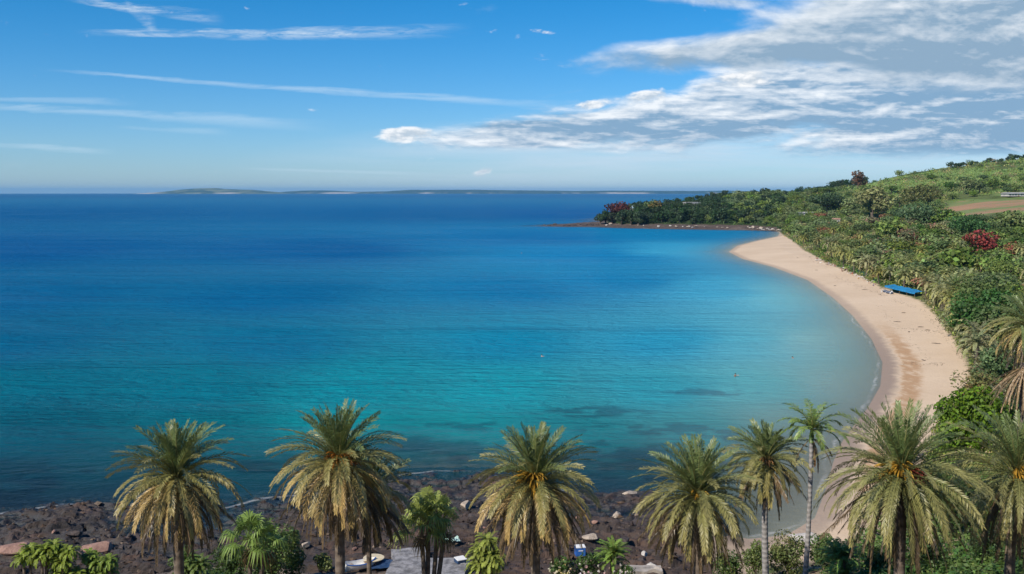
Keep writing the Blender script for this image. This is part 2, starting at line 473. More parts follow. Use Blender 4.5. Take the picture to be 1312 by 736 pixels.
ridge = 1 - np.abs(2 * fbm(RX / 6 + RY * .12, RY / 1.1 - RX * .12, 5) - 1)
RZ2 = RZ2 + amp * (.55 * (ridge - .75) + .45 * (fbm(RX / 1.1 + 9, RY / .8, 4) - .47))
edge = np.minimum.reduce([RX - PATCH[0], PATCH[1] - RX, RY - PATCH[2], PATCH[3] - RY])
keep = (RRk > 0.3) & (RV < 3)
RZ2 = np.where(RRk < 0.75, RZ - 0.4 + (RZ2 - RZ) * 0.3, RZ2)
RZ2 = np.where((RV > -2) | (edge < 1.5), RZ2 - 0.5, RZ2)
mt, nt, b, out = new_mat('rocky shore')
pos, x, y, z = position(nt)
tone = attr(nt, 'tone')
nA = noise(nt, pos, 0.16, 6, 0.65, 0.6); nB = noise(nt, comb(nt, x * 0.6, y * 1.2, z * 3.0), 1.3, 8, 0.7); nC = noise(nt, pos, 6, 5, .6)
c = mixc(nt, tone, (0.013, 0.011, 0.011), (0.058, 0.040, 0.031))
c = mixc(nt, noise(nt, pos, 0.3, 4, .6).step(.52, .66) * .6, c, (0.05, 0.053, 0.06))
c = mixc(nt, noise(nt, pos, 0.22, 5, .65).step(.55, .66) * tone * .8, c, (0.14, 0.08, 0.06))
c = mixc(nt, nB.step(0.45, 0.75) * 0.7, c, (0.062, 0.047, 0.04))
c = mixc(nt, nA.step(0.48, 0.66) * 0.65, c, (0.085, 0.045, 0.032))
c = mixc(nt, y.step(122, 104) * x.step(-30, 0) * noise(nt, pos, 0.25, 6, .6).step(.4, .6) * .6, c, (0.105, 0.062, 0.042))
c = mixc(nt, noise(nt, pos, 0.11, 5, .6).step(.5, .64) * .7, c, (0.02, 0.018, 0.02))
c = mixc(nt, (nB.step(0.62, 0.72)) * tone * 0.8, c, (0.22, 0.18, 0.145))
c = mixc(nt, 1.0 - z.step(-0.1, 0.7), c, (0.02, 0.022, 0.024))
nt.links.new(c.k, b.inputs['Base Color'])
nt.links.new((z.step(0.0, 0.9) * 0.4 + 0.45).k, b.inputs['Roughness'])
nt.links.new(bump(nt, nB * 1.0 + nC * 0.4, 0.8, 0.25).k, b.inputs['Normal'])
q = grid_quads(*RX.shape); kq = keep.ravel()[q].all(1)
mb = MB(); mb.add(np.stack([RX, RY, RZ2], -1), q[kq])
rs_ = mb.build('rocky_shore', mt); tag(rs_, 'dark broken rock shelf along the near water edge', kind='structure')
set_attr(rs_.data, 'tone', np.clip(RS.rand(nc)[near_i] * 0.8 + 0.1, 0, 1))
def rock_z(X, Y):
    i = int((Y - PATCH[2]) / GS); j = int((X - PATCH[0]) / GS)
    if 0 <= i < RX.shape[0] and 0 <= j < RX.shape[1] and keep[i, j]: return max(RZ2[i, j], hz_at(X, Y) - 1.2)
    return hz_at(X, Y)

# ------------------------------------------------------------------ sea
wc = np.concatenate([np.linspace(R(-88), R(-36), 40)[:-1], np.linspace(R(-36), R(36), 620), np.linspace(R(36), R(88), 40)[1:]])
wr = np.exp(np.linspace(math.log(60), math.log(30000), 900))
WX, WY = polar(wc, wr)
wz, ws, wv, wrk = land(WX, WY)
def lin(c): 
    c = np.asarray(c, float) / 255; k = min(1, max(0, (c[1] * 255 - 95) / 50)); c = c * (np.array([.82, 1.06, .95]) * (1 - k) + np.array([.98, 1.035, 1.01]) * k); return np.where(c < .04045, c / 12.92, ((c + .055) / 1.055) ** 2.4)
CT = [  # (px, py) seen there, water body colour
    (0, 250, 2, 74, 130), (650, 250, 2, 80, 138), (0, 275, 0, 80, 142), (500, 275, 0, 84, 147), (750, 275, 2, 82, 150),
    (0, 320, 0, 80, 146), (400, 320, 0, 84, 150), (700, 305, 8, 100, 165), (850, 300, 16, 118, 172), (760, 325, 14, 118, 178), (880, 322, 62, 160, 198),
    (0, 380, 0, 88, 145), (350, 380, 0, 92, 150), (650, 370, 2, 108, 165), (800, 360, 12, 118, 174), (920, 370, 60, 158, 194), (1010, 380, 118, 190, 206),
    (0, 440, 0, 88, 136), (350, 440, 0, 100, 146), (650, 440, 2, 122, 162), (850, 440, 34, 144, 180), (980, 440, 84, 168, 190), (1070, 440, 146, 192, 197),
    (0, 500, 0, 96, 128), (250, 500, 0, 104, 134), (450, 500, 2, 132, 152), (650, 500, 10, 146, 162), (850, 500, 36, 148, 168), (980, 500, 92, 174, 184), (1080, 495, 154, 188, 188),
    (0, 560, 0, 80, 108), (250, 560, 2, 96, 118), (450, 545, 8, 134, 144), (600, 555, 14, 140, 148), (740, 555, 20, 122, 136), (900, 550, 56, 142, 152), (1020, 540, 130, 170, 170),
    (0, 610, 4, 62, 86), (200, 610, 6, 66, 88), (350, 610, 8, 72, 92), (540, 585, 12, 92, 112), (680, 595, 16, 82, 102), (800, 600, 24, 78, 100), (900, 610, 50, 96, 106), (985, 600, 112, 112, 114), (1040, 610, 128, 112, 108), (1000, 650, 124, 104, 100), (930, 650, 88, 88, 94),
    (0, 650, 10, 50, 68), (200, 650, 16, 52, 66), (500, 620, 18, 50, 66), (740, 630, 26, 56, 74), (960, 670, 112, 94, 90), (1040, 565, 116, 138, 140)]
cp = np.array([onz(a[0], a[1]) for a in CT]); cc = np.array([lin(a[2:]) for a in CT])
ka = np.arctan2(cp[:, 0], cp[:, 1]) * 3.0; kr = np.log(np.hypot(cp[:, 0], cp[:, 1])) * 1.6
ga = np.arctan2(WX, WY) * 3.0 + (fbm(WX / 60, WY / 60) - .5) * .25; gr = np.log(np.hypot(WX, WY)) * 1.6
acc = np.zeros(WX.shape + (3,)); wsum = np.zeros(WX.shape)
for i in range(len(CT)):
    w = 1 / (((ga - ka[i]) ** 2 + (gr - kr[i]) ** 2) ** 1.6 + 1e-3)
    acc += w[..., None] * cc[i]; wsum += w
wcol = acc / wsum[..., None]
# sea grass and submerged rock patches between the turquoise water and the rocks
rp = np.zeros_like(WX); nz = fbm(WX / 3.6 + 31, WY / 2.4, 6)
for (a_, b_, r1, r2) in ((765, 528, 9, 5), (840, 552, 12, 6), (790, 582, 16, 8), (700, 602, 14, 6), (590, 546, 7, 4), (905, 503, 9, 4), (575, 572, 14, 5), (880, 600, 12, 8), (640, 575, 9, 4), (980, 560, 8, 5)):
    c_ = onz(a_, b_); g_ = np.exp(-((WX - c_[0]) / r1) ** 2 - ((WY - c_[1]) / r2) ** 2)
    rp = np.maximum(rp, .62 * sstep(.46, .68, nz - .13 + .36 * g_ - .25 * (g_ < .12)) * sstep(.08, .5, g_))
rp = np.maximum(rp, 0.8 * sstep(0.5, 0.6, fbm(WX / 9 + 11, WY / 5, 5)) * sstep(-38, -8, ws) * (wrk > .5) * (WY < 200))
wcol = wcol * (1 - 0.62 * rp[..., None] * np.array([0.7, 1.0, .85]))
m, nt, b, out = new_mat('sea water')
pos, x, y, z = position(nt)
c = attr(nt, 'Col', False); dep = attr(nt, 'depth')
nw = comb(nt, x + y * 0.12, y * 2.6 - x * 0.3, 0.0)
w1 = noise(nt, nw, 0.16, 4, 0.55, 0.6)      # swell
w2 = noise(nt, comb(nt, x * 0.7 + y * .2, y * 1.9, 0.0), 0.7, 4, 0.6, 0.3)   # chop
w3 = noise(nt, comb(nt, x - y * .3, y * 1.4, 0.0), 3.0, 3, 0.6)
wl = noise(nt, comb(nt, x * .3 + y * 0.1, y * 1.4 - x * .1, 0.0), 0.03, 4, 0.6, 0.5)
hgt = w1 * 1.0 + w2 * 0.42 + w3 * 0.1 + wl * 3.5
calm = dep.step(0.0, 3.0) * 0.75 + 0.25
bn = nt.nodes.new('ShaderNodeBump'); bn.inputs['Distance'].default_value = 2.2
nt.links.new((calm * 0.85).k, bn.inputs['Strength']); nt.links.new(hgt.k, bn.inputs['Height'])
gust = noise(nt, comb(nt, x * 0.4 + y * .1, y * 1.3, 0.0), 0.011, 5, 0.6, 1.0).step(0.35, 0.7)
dif = nt.nodes.new('ShaderNodeBsdfDiffuse'); nt.links.new(c.k, dif.inputs[0]); nt.links.new(bn.outputs[0], dif.inputs['Normal'])
gl = nt.nodes.new('ShaderNodeBsdfGlossy'); gl.inputs['Roughness'].default_value = 0.14; nt.links.new(bn.outputs[0], gl.inputs['Normal'])
gl.inputs[0].default_value = (0.9, 0.95, 1, 1)
fr = nt.nodes.new('ShaderNodeFresnel'); fr.inputs[0].default_value = 1.33; nt.links.new(bn.outputs[0], fr.inputs['Normal'])
fac = S(nt, fr.outputs[0]).mn(0.7) * (gust * 0.28 + 0.14)
body = nt.nodes.new('ShaderNodeMixShader'); tr = nt.nodes.new('ShaderNodeBsdfTransparent'); tr.inputs[0].default_value = (0.80, 0.92, 0.93, 1)
opac = ((dep * -1.1)._m('EXPONENT') * -1.0 + 1.0) * 0.92 + dep.step(0, 0.05) * 0.08
nt.links.new(opac.k, body.inputs[0]); nt.links.new(tr.outputs[0], body.inputs[1]); nt.links.new(dif.outputs[0], body.inputs[2])
wat = nt.nodes.new('ShaderNodeMixShader'); nt.links.new(fac.k, wat.inputs[0]); nt.links.new(body.outputs[0], wat.inputs[1]); nt.links.new(gl.outputs[0], wat.inputs[2])
# thin broken foam at the edge
fo = nt.nodes.new('ShaderNodeBsdfDiffuse'); fo.inputs[0].default_value = (0.75, 0.74, 0.72, 1)
fn = noise(nt, pos, 0.9, 5, 0.65)
e1 = attr(nt, 'sd') + noise(nt, pos, 0.1, 3, .5) * 3.6 - 1.4
fmask = e1.step(-1.0, -0.5) * (1.0 - e1.step(-0.45, 0.0)) * (noise(nt, pos, 0.07, 3, .5).step(0.42, 0.6) * .8 + .2) * fn.step(0.36, 0.55)
fx = nt.nodes.new('ShaderNodeMixShader'); nt.links.new((fmask * 0.3).k, fx.inputs[0]); nt.links.new(wat.outputs[0], fx.inputs[1]); nt.links.new(fo.outputs[0], fx.inputs[2])
nt.links.new(fx.outputs[0], out.inputs[0])
M_sea = m
mb = MB(); mb.add(np.stack([WX, WY, np.zeros_like(WX)], -1), grid_quads(*WX.shape), col=wcol.reshape(-1, 3))
sea = mb.build('sea', M_sea, smooth=True); tag(sea, 'blue and turquoise sea of the bay', kind='structure')
set_attr(sea.data, 'depth', np.maximum(0, -wz)); set_attr(sea.data, 'sd', ws)

# ------------------------------------------------------------------ far land across the sea
def far_land(name, prof, Y, depth, label, cols_):
    px = np.linspace(prof[0][0], prof[-1][0], 240)
    h = np.interp(px, [p[0] for p in prof], [p[1] for p in prof])
    hm = h * Y / F
    rows_ = np.linspace(0, 1, 24)
    v = []
    for r_ in rows_:
        Yr = Y + depth * r_
        X = (px - 656) / F * Y * (1 + 0.0 * r_)
        sh = np.where(r_ < .12, r_ / .12 * .35, .35 + .65 * math.sin(min(1, (r_ - .12) / .5) * math.pi / 2)) if r_ < .62 else math.cos((r_ - .62) / .38 * math.pi / 2)
        z = hm * sh * (0.75 + 0.5 * fbm(X / 900 + 3, np.full_like(X, Yr / 900), 5)) - 2 * (r_ < .02)
        v.append(np.stack([X, np.full_like(X, Yr) + 500 * fbm(X / 1200, X * 0, 3), z], -1))
    mb = MB(); mb.add(np.array(v), grid_quads(24, 240))
    m, nt, b, out = new_mat(name)
    pos, x, y, z = position(nt)
    n = noise(nt, pos, 0.003, 6, 0.6)
    c = mixc(nt, n.step(0.4, 0.62), cols_[0], cols_[1])
    cl = (1.0 - (z + n * 60.0).step(50, 75)) * noise(nt, comb(nt, x, 0.0, 0.0), 0.0006, 4, .6).step(0.48, 0.6)
    c = mixc(nt, cl * 0.85, c, (0.5, 0.44, 0.36))
    nt.links.new(c.k, b.inputs['Base Color']); b.inputs['Roughness'].default_value = 1; b.inputs['Specular IOR Level'].default_value = 0
    o = mb.build(name, m, smooth=True); tag(o, label, kind='structure')
far_land('island_hill', [(150, 0), (185, 3.2), (205, 5.5), (250, 8), (262, 7), (300, 5.5), (322, 3.2), (340, 1.5), (352, 0)], 21000, 2500, 'long low island on the horizon at left', ((0.03, 0.06, 0.035), (0.17, 0.19, 0.10)))
far_land('coast_hills', [(330, 0), (350, 3), (375, 5), (410, 4.6), (440, 2.6), (480, 3), (515, 5), (560, 5.6), (620, 4.8), (680, 4.2), (740, 4.0), (800, 4.6), (850, 4.2), (900, 4), (960, 4), (1050, 3), (1120, 0)], 22500, 3000, 'low far coast hills along the horizon', ((0.02, 0.05, 0.04), (0.06, 0.09, 0.06)))

# ------------------------------------------------------------------ palms
GREEN = np.array([0.105, 0.16, 0.06]); OLIVE = np.array([0.205, 0.225, 0.065]); GOLD = np.array([0.48, 0.33, 0.12]); STRAW = np.array([0.20, 0.135, 0.07]); DEAD = np.array([0.11, 0.075, 0.045])

def frond(mb, origin, az, e0, bend, L, rs, c0, c1, lw=0.42, nl=46, wid=0.05, roll=0.0, droop=0.35, petiole=0.1, vee=0.5, curl=0.0):
    n = 14; t = np.linspace(0, 1, n)
    e = np.maximum(e0 - bend * t ** 1.25, R(-87)); azt = az + curl * t ** 1.5
    dirs = np.stack([np.cos(e) * np.sin(azt), np.cos(e) * np.cos(azt), np.sin(e)], -1)
    pts = np.concatenate([[origin], origin + np.cumsum(dirs[:-1] * (L / (n - 1)), 0)])
    side0 = np.stack([np.cos(azt), -np.sin(azt), 0 * azt], -1)
    nor0 = np.cross(side0, dirs)
    # rachis strip
    w = 0.05 * (1 - t * 0.85)
    a = pts + side0 * w[:, None]; b = pts - side0 * w[:, None]; cpt = pts - nor0 * w[:, None] * 1.2
    v = np.concatenate([a, b, cpt]); q = []
    for i in range(n - 1):
        q += [(i, i + 1, n + i + 1, n + i), (n + i, n + i + 1, 2 * n + i + 1, 2 * n + i), (2 * n + i, 2 * n + i + 1, i + 1, i)]
    mb.add(v, q, None, (c0 * 0.4 + np.array([.28, .24, .08]) * 0.6) if c0[1] > c0[0] * .75 else c0)
    ti = np.repeat(np.linspace(petiole, 0.995, nl), 2); sg = np.tile([1.0, -1.0], nl)
    ti = np.clip(ti + rs.uniform(-.006, .006, len(ti)), 0, 1)
    f = ti * (n - 1); i0 = np.minimum(f.astype(int), n - 2); u = (f - i0)[:, None]
    P = pts[i0] * (1 - u) + pts[i0 + 1] * u; T = unit(dirs[i0] * (1 - u) + dirs[i0 + 1] * u)
    Sd = side0[i0]; N = np.cross(Sd, T)
    if roll: Sd, N = Sd * math.cos(roll) + N * math.sin(roll), N * math.cos(roll) - Sd * math.sin(roll)
    ang = 1.05 - 0.42 * ti + rs.uniform(-.12, .12, len(ti))
    D = T * np.cos(ang)[:, None] + np.sin(ang)[:, None] * (Sd * sg[:, None] * math.cos(vee) + N * (math.sin(vee) * rs.uniform(.3, 1.4, len(ti)))[:, None])
    ll = lw * (np.sin(math.pi * np.clip(0.16 + 0.74 * (ti - petiole) / (1 - petiole), 0, 1)) ** 0.55) * rs.uniform(.8, 1.15, len(ti))
    D[:, 2] -= droop * rs.uniform(.5, 1.3, len(ti)); D = unit(D)
    B = unit(np.cross(D, N) + rs.uniform(-.35, .35, (len(ti), 3)))
    mid = P + D * (ll * .45)[:, None]; tip = P + D * ll[:, None]; tip[:, 2] -= droop * 0.35 * ll
    ww = (wid * rs.uniform(.8, 1.25, len(ti)))[:, None] / 2
    v = np.stack([P, mid + B * ww, tip, mid - B * ww], 1).reshape(-1, 3)
    q = np.arange(len(v)).reshape(-1, 4)
    cv = (c0 * (1 - ti[:, None]) + c1 * ti[:, None]) * rs.uniform(.75, 1.25, (len(ti), 1)) 
    cv = np.repeat(cv, 4, 0); cv[2::4] = cv[2::4] * 0.55 + c1 * 0.45
    mb.add(v, q, None, cv)

def trunk_curve(mb, p0, p1, r0, r1, sway=0.3, seg=14, n=10, col=(.2, .2, .2), flare=1.4, rough=0.06, rs=RS):
    t = np.linspace(0, 1, seg)[:, None]
    p0 = np.array(p0); p1 = np.array(p1)
    pts = p0 * (1 - t) + p1 * t
    pts[:, 0] += sway * np.sin(t[:, 0] * math.pi)
    rad = (r0 + (r1 - r0) * t[:, 0]) * (1 + (flare - 1) * np.exp(-t[:, 0] * 14)) * (1 + rs.uniform(-rough, rough, seg))
    tube(mb, pts, rad, n, col)

def date_palm(label, cpos, L, rs, n=120, gold=1.0, name='date_palm', group=None, fruit=None, trunk_r=0.32, base_dx=0.0, tmat=None, hang=0.9, skirt=26, green=None, lw=0.52, wid=0.06, nl=52, deadk=1.0):
    base = Vector((cpos.x + base_dx, cpos.y, 0)); base.z = hz_at(base.x, base.y) - 0.15
    root = empty(name, base, 0, label, 'palm tree', group)
    c = np.array(cpos - base)
    tb = MB(); trunk_curve(tb, (0, 0, 0), c - np.array([0, 0, .2]), trunk_r * 1.1, trunk_r, 0.2 * rs.uniform(-1, 1), rs=rs, flare=1.3)
    # boots of cut leaf bases under the crown
    for k in range(70):
        a_ = k * 2.4; zz = c[2] - .25 - 1.7 * k / 70; fr_ = zz / c[2]
        px_, py_ = c[0] * fr_, c[1] * fr_
        r_ = trunk_r * (1.0 + 0.25 * (1 - k / 70))
        p = np.array([px_ + r_ * math.sin(a_), py_ + r_ * math.cos(a_), zz])
        tube(tb, [p, p + np.array([.13 * math.sin(a_), .13 * math.cos(a_), .16])], [.07, .045], 4)
    tb.build('trunk', tmat or M_bark, root, smooth=True)
    n = int(n * 1.08); L = L * .97
    cb = MB(); g0 = GREEN if green is None else np.array(green)
    for i in range(n):
        a = (i + rs.uniform(-.5, .5)) / n; a = min(max(a, 0), 1)
        az = i * 2.39996 + rs.uniform(-.2, .2)
        e0 = R(86 - 112 * a ** 0.95 + rs.uniform(-8, 8))
        bend = R(24 + 66 * min(1, a * 1.9) + rs.uniform(-12, 16)) * hang
        Lf = L * (0.72 + 0.33 * math.sin(min(1, a * 1.5) * math.pi / 2)) * rs.uniform(.88, 1.08)
        if a > .75: Lf *= 0.9
        k = min(1, max(0, (a - .35) / .5)) * gold; k = min(1, max(0, k + rs.uniform(-.22, .22)))
        if k < .5: base_c = g0 * (1 - 2 * k) + OLIVE * 2 * k
        else: base_c = OLIVE * (2 - 2 * k) + GOLD * (2 * k - 1)
        tipc = base_c * 0.6 + (GOLD if a > .3 else OLIVE) * 0.4
        o = c + np.array([.18 * math.sin(az), .18 * math.cos(az), 0.25 - .75 * a])
        frond(cb, o, az, e0, bend, Lf, rs, base_c, tipc, lw=lw, nl=nl, wid=wid, roll=rs.uniform(-.7, .7), droop=.08 + .2 * a, vee=.6 - .45 * a, curl=rs.uniform(-.25, .25))
    cb.build('crown', M_leaf, root)
    if skirt:
        sb = MB()
        for i in range(int(skirt * 1.7)):
            az = i * 2.39996 + rs.uniform(-.3, .3)
            o = c + np.array([.3 * math.sin(az), .3 * math.cos(az), -.5 - rs.rand() * .5])
            cd = STRAW * deadk * rs.uniform(.3, 1.1)  # dead straw colour, darkened to stand in for shadow between the hanging fronds
            frond(sb, o, az, R(rs.uniform(-66, -18)), R(rs.uniform(22, 60)), L * rs.uniform(.8, 1.08), rs, cd, cd * .8, lw=lw * .8, nl=nl - 8, wid=wid * .9, roll=rs.uniform(-1, 1), droop=.9)
        o = sb.build('dead_frond_skirt', M_leaf, root)
    if fruit:
        fb = MB()
        for (faz, fe, nn, fcol, fl_) in fruit:
            for k in range(int(nn * 1.5)):
                az = faz + rs.uniform(-.7, .7); e0 = R(fe + rs.uniform(-20, 28)); l_ = fl_ * rs.uniform(.6, 1.1)
                p = c + np.array([.2 * math.sin(az), .2 * math.cos(az), .15]); pts = [p]
                for s_i in range(5):
                    d = np.array([math.cos(e0) * math.sin(az), math.cos(e0) * math.cos(az), math.sin(e0)]); p = p + d * l_ / 5; pts.append(p); e0 -= R(16)
                tube(fb, pts, [.025, .03, .035, .045, .05, .02], 4, np.array(fcol) * rs.uniform(.7, 1.2))
        fb.build('fruit_stalk', M_flower, root)
    return root

OR = (0.50, 0.20, 0.03); YO = (0.52, 0.30, 0.04); RD = (0.20, 0.035, 0.02)
rs = np.random.RandomState
G_NEAR = None
date_palm('leftmost tall date palm, golden hanging fronds in front of dark sea rocks', aty(226, 610, 64), 4.75, rs(1), n=105, gold=1.0, skirt=34)
date_palm('date palm with orange fruit stalks, second from the left, on a dark thick trunk', aty(434, 590, 64), 4.9, rs(2), n=108, gold=1.05, skirt=34, fruit=[(math.pi - .2, 35, 40, OR, 1.5), (math.pi * .6, 25, 26, OR, 1.5)])
date_palm('date palm with yellow orange fruit and long straw skirt, middle of the row', aty(686, 616, 64), 4.75, rs(3), n=105, gold=1.05, skirt=46, fruit=[(math.pi + .25, 40, 40, YO, 1.6), (math.pi + .7, 15, 26, YO, 1.7)])
date_palm('date palm with dense greenish golden crown beside the slim grey trunked palm', aty(893, 632, 64), 4.7, rs(4), n=112, gold=.62, skirt=30, fruit=[(math.pi, 20, 10, YO, .9)])
date_palm('smaller olive date palm on slim pale grey trunk above the wet sand', aty(981, 588, 76), 3.9, rs(5), n=74, gold=.62, skirt=14, trunk_r=.24, tmat=M_barkgrey, base_dx=.4, hang=1.0, fruit=[(math.pi, 10, 14, (0.42, 0.22, 0.08), .9)])
date_palm('largest wide green date palm with orange and dark red fruit in the crown', aty(1154, 606, 60), 5.7, rs(6), n=118, gold=.32, skirt=34, green=(.11, .175, .06), fruit=[(math.pi + .5, 45, 36, YO, 1.5), (math.pi + 1.1, 18, 24, YO, 1.6), (math.pi - .8, 10, 40, RD, 1.6)])
date_palm('date palm cut by the right picture edge, yellow fruit, next to the leafy beach bush', aty(1303, 606, 64), 5.7, rs(7), n=104, gold=.36, skirt=26, green=(.11, .17, .065), fruit=[(math.pi, 35, 40, YO, 1.5)])
date_palm('golden date palm high up at the right edge with a brown dead skirt', aty(1322, 418, 118), 5.6, rs(8), n=84, gold=1.0, skirt=26, lw=.6, wid=.085, nl=40)
date_palm('small dusty date palm standing by the upper sand above the dark green tree', aty(1224, 372, 296), 6.2, rs(9), n=56, gold=.7, skirt=12, lw=.7, wid=.17, nl=26, trunk_r=.4)

date_palm('dead palm head of brown hanging fronds at the right edge under the golden palm', aty(1314, 464, 100), 4.8, rs(19), n=5, gold=1.3, skirt=40, lw=.32, wid=.11, nl=36, deadk=2.2)
# thin dark trunk with a tuft behind the second palm
date_palm('thin dark trunk of a palm half hidden behind the orange fruited date palm', aty(474, 628, 69), 3.6, rs(12), n=44, gold=1.1, skirt=22, trunk_r=.17)

# tall slim palm with few broad leaves
def slim_palm(label, cpos, rs):
    base = Vector((cpos.x - .3, cpos.y, 0)); base.z = hz_at(base.x, base.y) - .15
    root = empty('slim_palm', base, 0, label, 'palm tree'); c = np.array(cpos - base)
    tb = MB(); trunk_curve(tb, (0, 0, 0), c, .22, .15, .12, rs=rs); tb.build('trunk', M_barkgrey, root, smooth=True)
    sh = MB(); tube(sh, [c + np.array([0, 0, -.7]), c + np.array([0, 0, -.2]), c + np.array([0, 0, .5])], [.17, .2, .08], 8, (0.10, 0.16, 0.04)); sh.build('crownshaft', M_leaf, root, smooth=True)
    cb = MB()
    for i in range(20):
        a = i / 20; az = i * 2.4 + rs.uniform(-.2, .2)
        cg = np.array([0.15, 0.22, 0.05]) * rs.uniform(.8, 1.25)
        frond(cb, c + np.array([0, 0, .3]), az, R(80 - 75 * a), R(60 + 50 * a), 3.1 * rs.uniform(.8, 1.1), rs, cg, cg * 1.25, lw=.55, nl=30, wid=.085, droop=.35, vee=.5, curl=rs.uniform(-.4, .4))
    cb.build('crown', M_leaf, root)
    db = MB()
    for az, e in ((1.2, -20), (1.7, -35), (-1.2, -45), (2.4, -60), (.6, -50)):
        frond(db, c + np.array([0, 0, -.3]), az, R(e), R(45), 2.6, rs, np.array([.33, .23, .12]), np.array([.16, .09, .05]), lw=.4, nl=26, wid=.07, droop=1.0)
    db.build('dead_frond', M_leaf, root)
slim_palm('tallest slim palm with few bright fronds on a bare dark grey trunk', aty(1040, 556, 74), rs(15))

# fan palm
def fan_leaf(mb, o, az, e, pl, rad, rs, col, nb=17, sag=.35):
    d = np.array([math.cos(e) * math.sin(az), math.cos(e) * math.cos(az), math.sin(e)])
    hub = o + d * pl; hub[2] -= .12 * pl
    sd = np.array([math.cos(az), -math.sin(az), 0]); up = np.cross(sd, d)
    tube(mb, [o, (o + hub) / 2 + np.array([0, 0, .05]), hub], [.035, .025, .018], 4, col * 1.1)
    for k in range(nb):
        th = (k / (nb - 1) - .5) * R(250)
        v = d * math.cos(th) + sd * math.sin(th) + up * rs.uniform(-.06, .12); v = v / np.linalg.norm(v)
        l_ = rad * (.75 + .25 * math.cos(th * .7)) * rs.uniform(.88, 1.08)
        m_ = hub + v * l_ * .6; t_ = hub + v * l_; t_[2] -= sag * l_ * rs.uniform(.6, 1.3); m_[2] -= sag * .15 * l_
        p = np.cross(v, up); w_ = rad * .06
        c_ = col * rs.uniform(.75, 1.25)
        mb.add([hub, m_ + p * w_, t_, m_ - p * w_], [(0, 1, 2, 3)], None, [c_, c_, c_ * 1.2 + np.array([.03, .02, 0]), c_])
def fan_palm(label, cpos, rs, n=46, rad=1.0, pl=1.3, col=(0.10, 0.15, 0.035), tr=.2, heads=((0, 0, 0, 1),)):
    base = Vector((cpos.x, cpos.y, 0)); base.z = hz_at(base.x, base.y) - .1
    root = empty('fan_palm', base, 0, label, 'palm tree'); c = np.array(cpos - base)
    tb = MB()
    for (dx, dy, dz, k) in heads: trunk_curve(tb, (dx * .3, dy * .3, 0), c + np.array([dx, dy, dz]), tr, tr * .8, .08, rs=rs)
    tb.build('trunk', M_bark, root, smooth=True)
    cb = MB(); db = MB()
    for (dx, dy, dz, sk) in heads:
        o = c + np.array([dx, dy, dz])
        for i in range(int(n * sk)):
            a = i / (n * sk); az = i * 2.4 + rs.uniform(-.2, .2)
            fan_leaf(cb, o, az, R(80 - 100 * a), pl * rs.uniform(.8, 1.1) * (sk ** .5), rad * rs.uniform(.8, 1.1) * (sk ** .5), rs, np.array(col) * (1 + .35 * rs.uniform(-1, 1)), sag=.35 + .75 * a)
        for i in range(5):
            az = i * 2.4; fan_leaf(db, o - np.array([0, 0, .3]), az, R(rs.uniform(-80, -55)), .7, rad * .7, rs, STRAW * rs.uniform(.3, .9), 12, .9)
    cb.build('crown', M_near, root); db.build('dead_frond_skirt', M_near, root)
fan_palm('bright green fan palm on a short brown trunk between two tall date palms', aty(545, 672, 74), rs(21), n=17, rad=1.3, pl=1.5, col=(.25, .30, .07), heads=((-.35, 0, -.1, 1), (.9, .9, .55, .7), (.1, .6, 1.2, .6), (1.5, .5, 0, .35)))
fan_palm('low fan palm with upright leaves right of the leftmost date palm', aty(318, 690, 76), rs(22), n=16, rad=1.3, pl=1.5, col=(0.15, 0.23, 0.05), heads=((0, 0, 0, 1), (1.3, .5, -.3, .6)))

# ferny low palms / cycads
def cycad(name, label, base, rs, n=40, L=1.8, col=(0.15, 0.22, 0.035), up=75, bend=80, heads=((0, 0, 0),), stem=.3, cat='plant', lw=.3, nl=30, wid=.05):
    root = empty(name, base, 0, label, cat)
    tb = MB(); cb = MB()
    for hx, hy, hz_ in heads:
        tube(tb, [(hx, hy, -.3), (hx, hy, stem + hz_)], [.16, .12], 8)
        for i in range(n):
            a = i / n; az = i * 2.4 + rs.uniform(-.25, .25)
            cg = np.array(col) * rs.uniform(.6, 1.35)
            frond(cb, np.array([hx, hy, stem + hz_]), az, R(up - 75 * a + rs.uniform(-8, 8)), R(bend * rs.uniform(.7, 1.2)), L * rs.uniform(.75, 1.1), rs, cg, cg * 1.15 + np.array([.02, .015, 0]), lw=lw, nl=nl, wid=wid, droop=.25, vee=.4, petiole=.05, curl=rs.uniform(-.5, .5))
    tb.build('stem', M_bark, root); cb.build('foliage', M_near, root)
    return root

# ------------------------------------------------------------------ leafy crowns
def leaves(mb, ctr, rad, n, ls, rs, col, flat=1.0, shell=.75, colvar=.35, up=.25, elong=1.6, mat=0):
    """leaf sized faces through an ellipsoid lobe"""
    ctr = np.asarray(ctr, float); rad = np.asarray(rad, float) * np.ones(3)
    d = unit(rs.normal(size=(n, 3))); r = shell + (1 - shell) * rs.rand(n)
    r = r * (1 + .22 * np.sin(d[:, 0] * 5 + ctr[0] * 3) * np.sin(d[:, 1] * 6 + ctr[1]) )
    p = ctr + d * r[:, None] * rad
    nrm = unit(d * .7 + rs.normal(size=(n, 3)) * .55 + np.array([0, 0, up]))
    a = unit(np.cross(nrm, rs.normal(size=(n, 3)))); b = np.cross(nrm, a)
    s1 = (ls * rs.uniform(.6, 1.4, n))[:, None]; s2 = s1 / elong
    v = np.stack([p - a * s1, p - b * s2, p + a * s1, p + b * s2], 1).reshape(-1, 3)
    c = np.asarray(col) * rs.uniform(1 - colvar, 1 + colvar, (n, 1)) * rs.uniform(.9, 1.1, (n, 3))
    mb.add(v, np.arange(4 * n).reshape(-1, 4), None, np.repeat(c, 4, 0), mat)

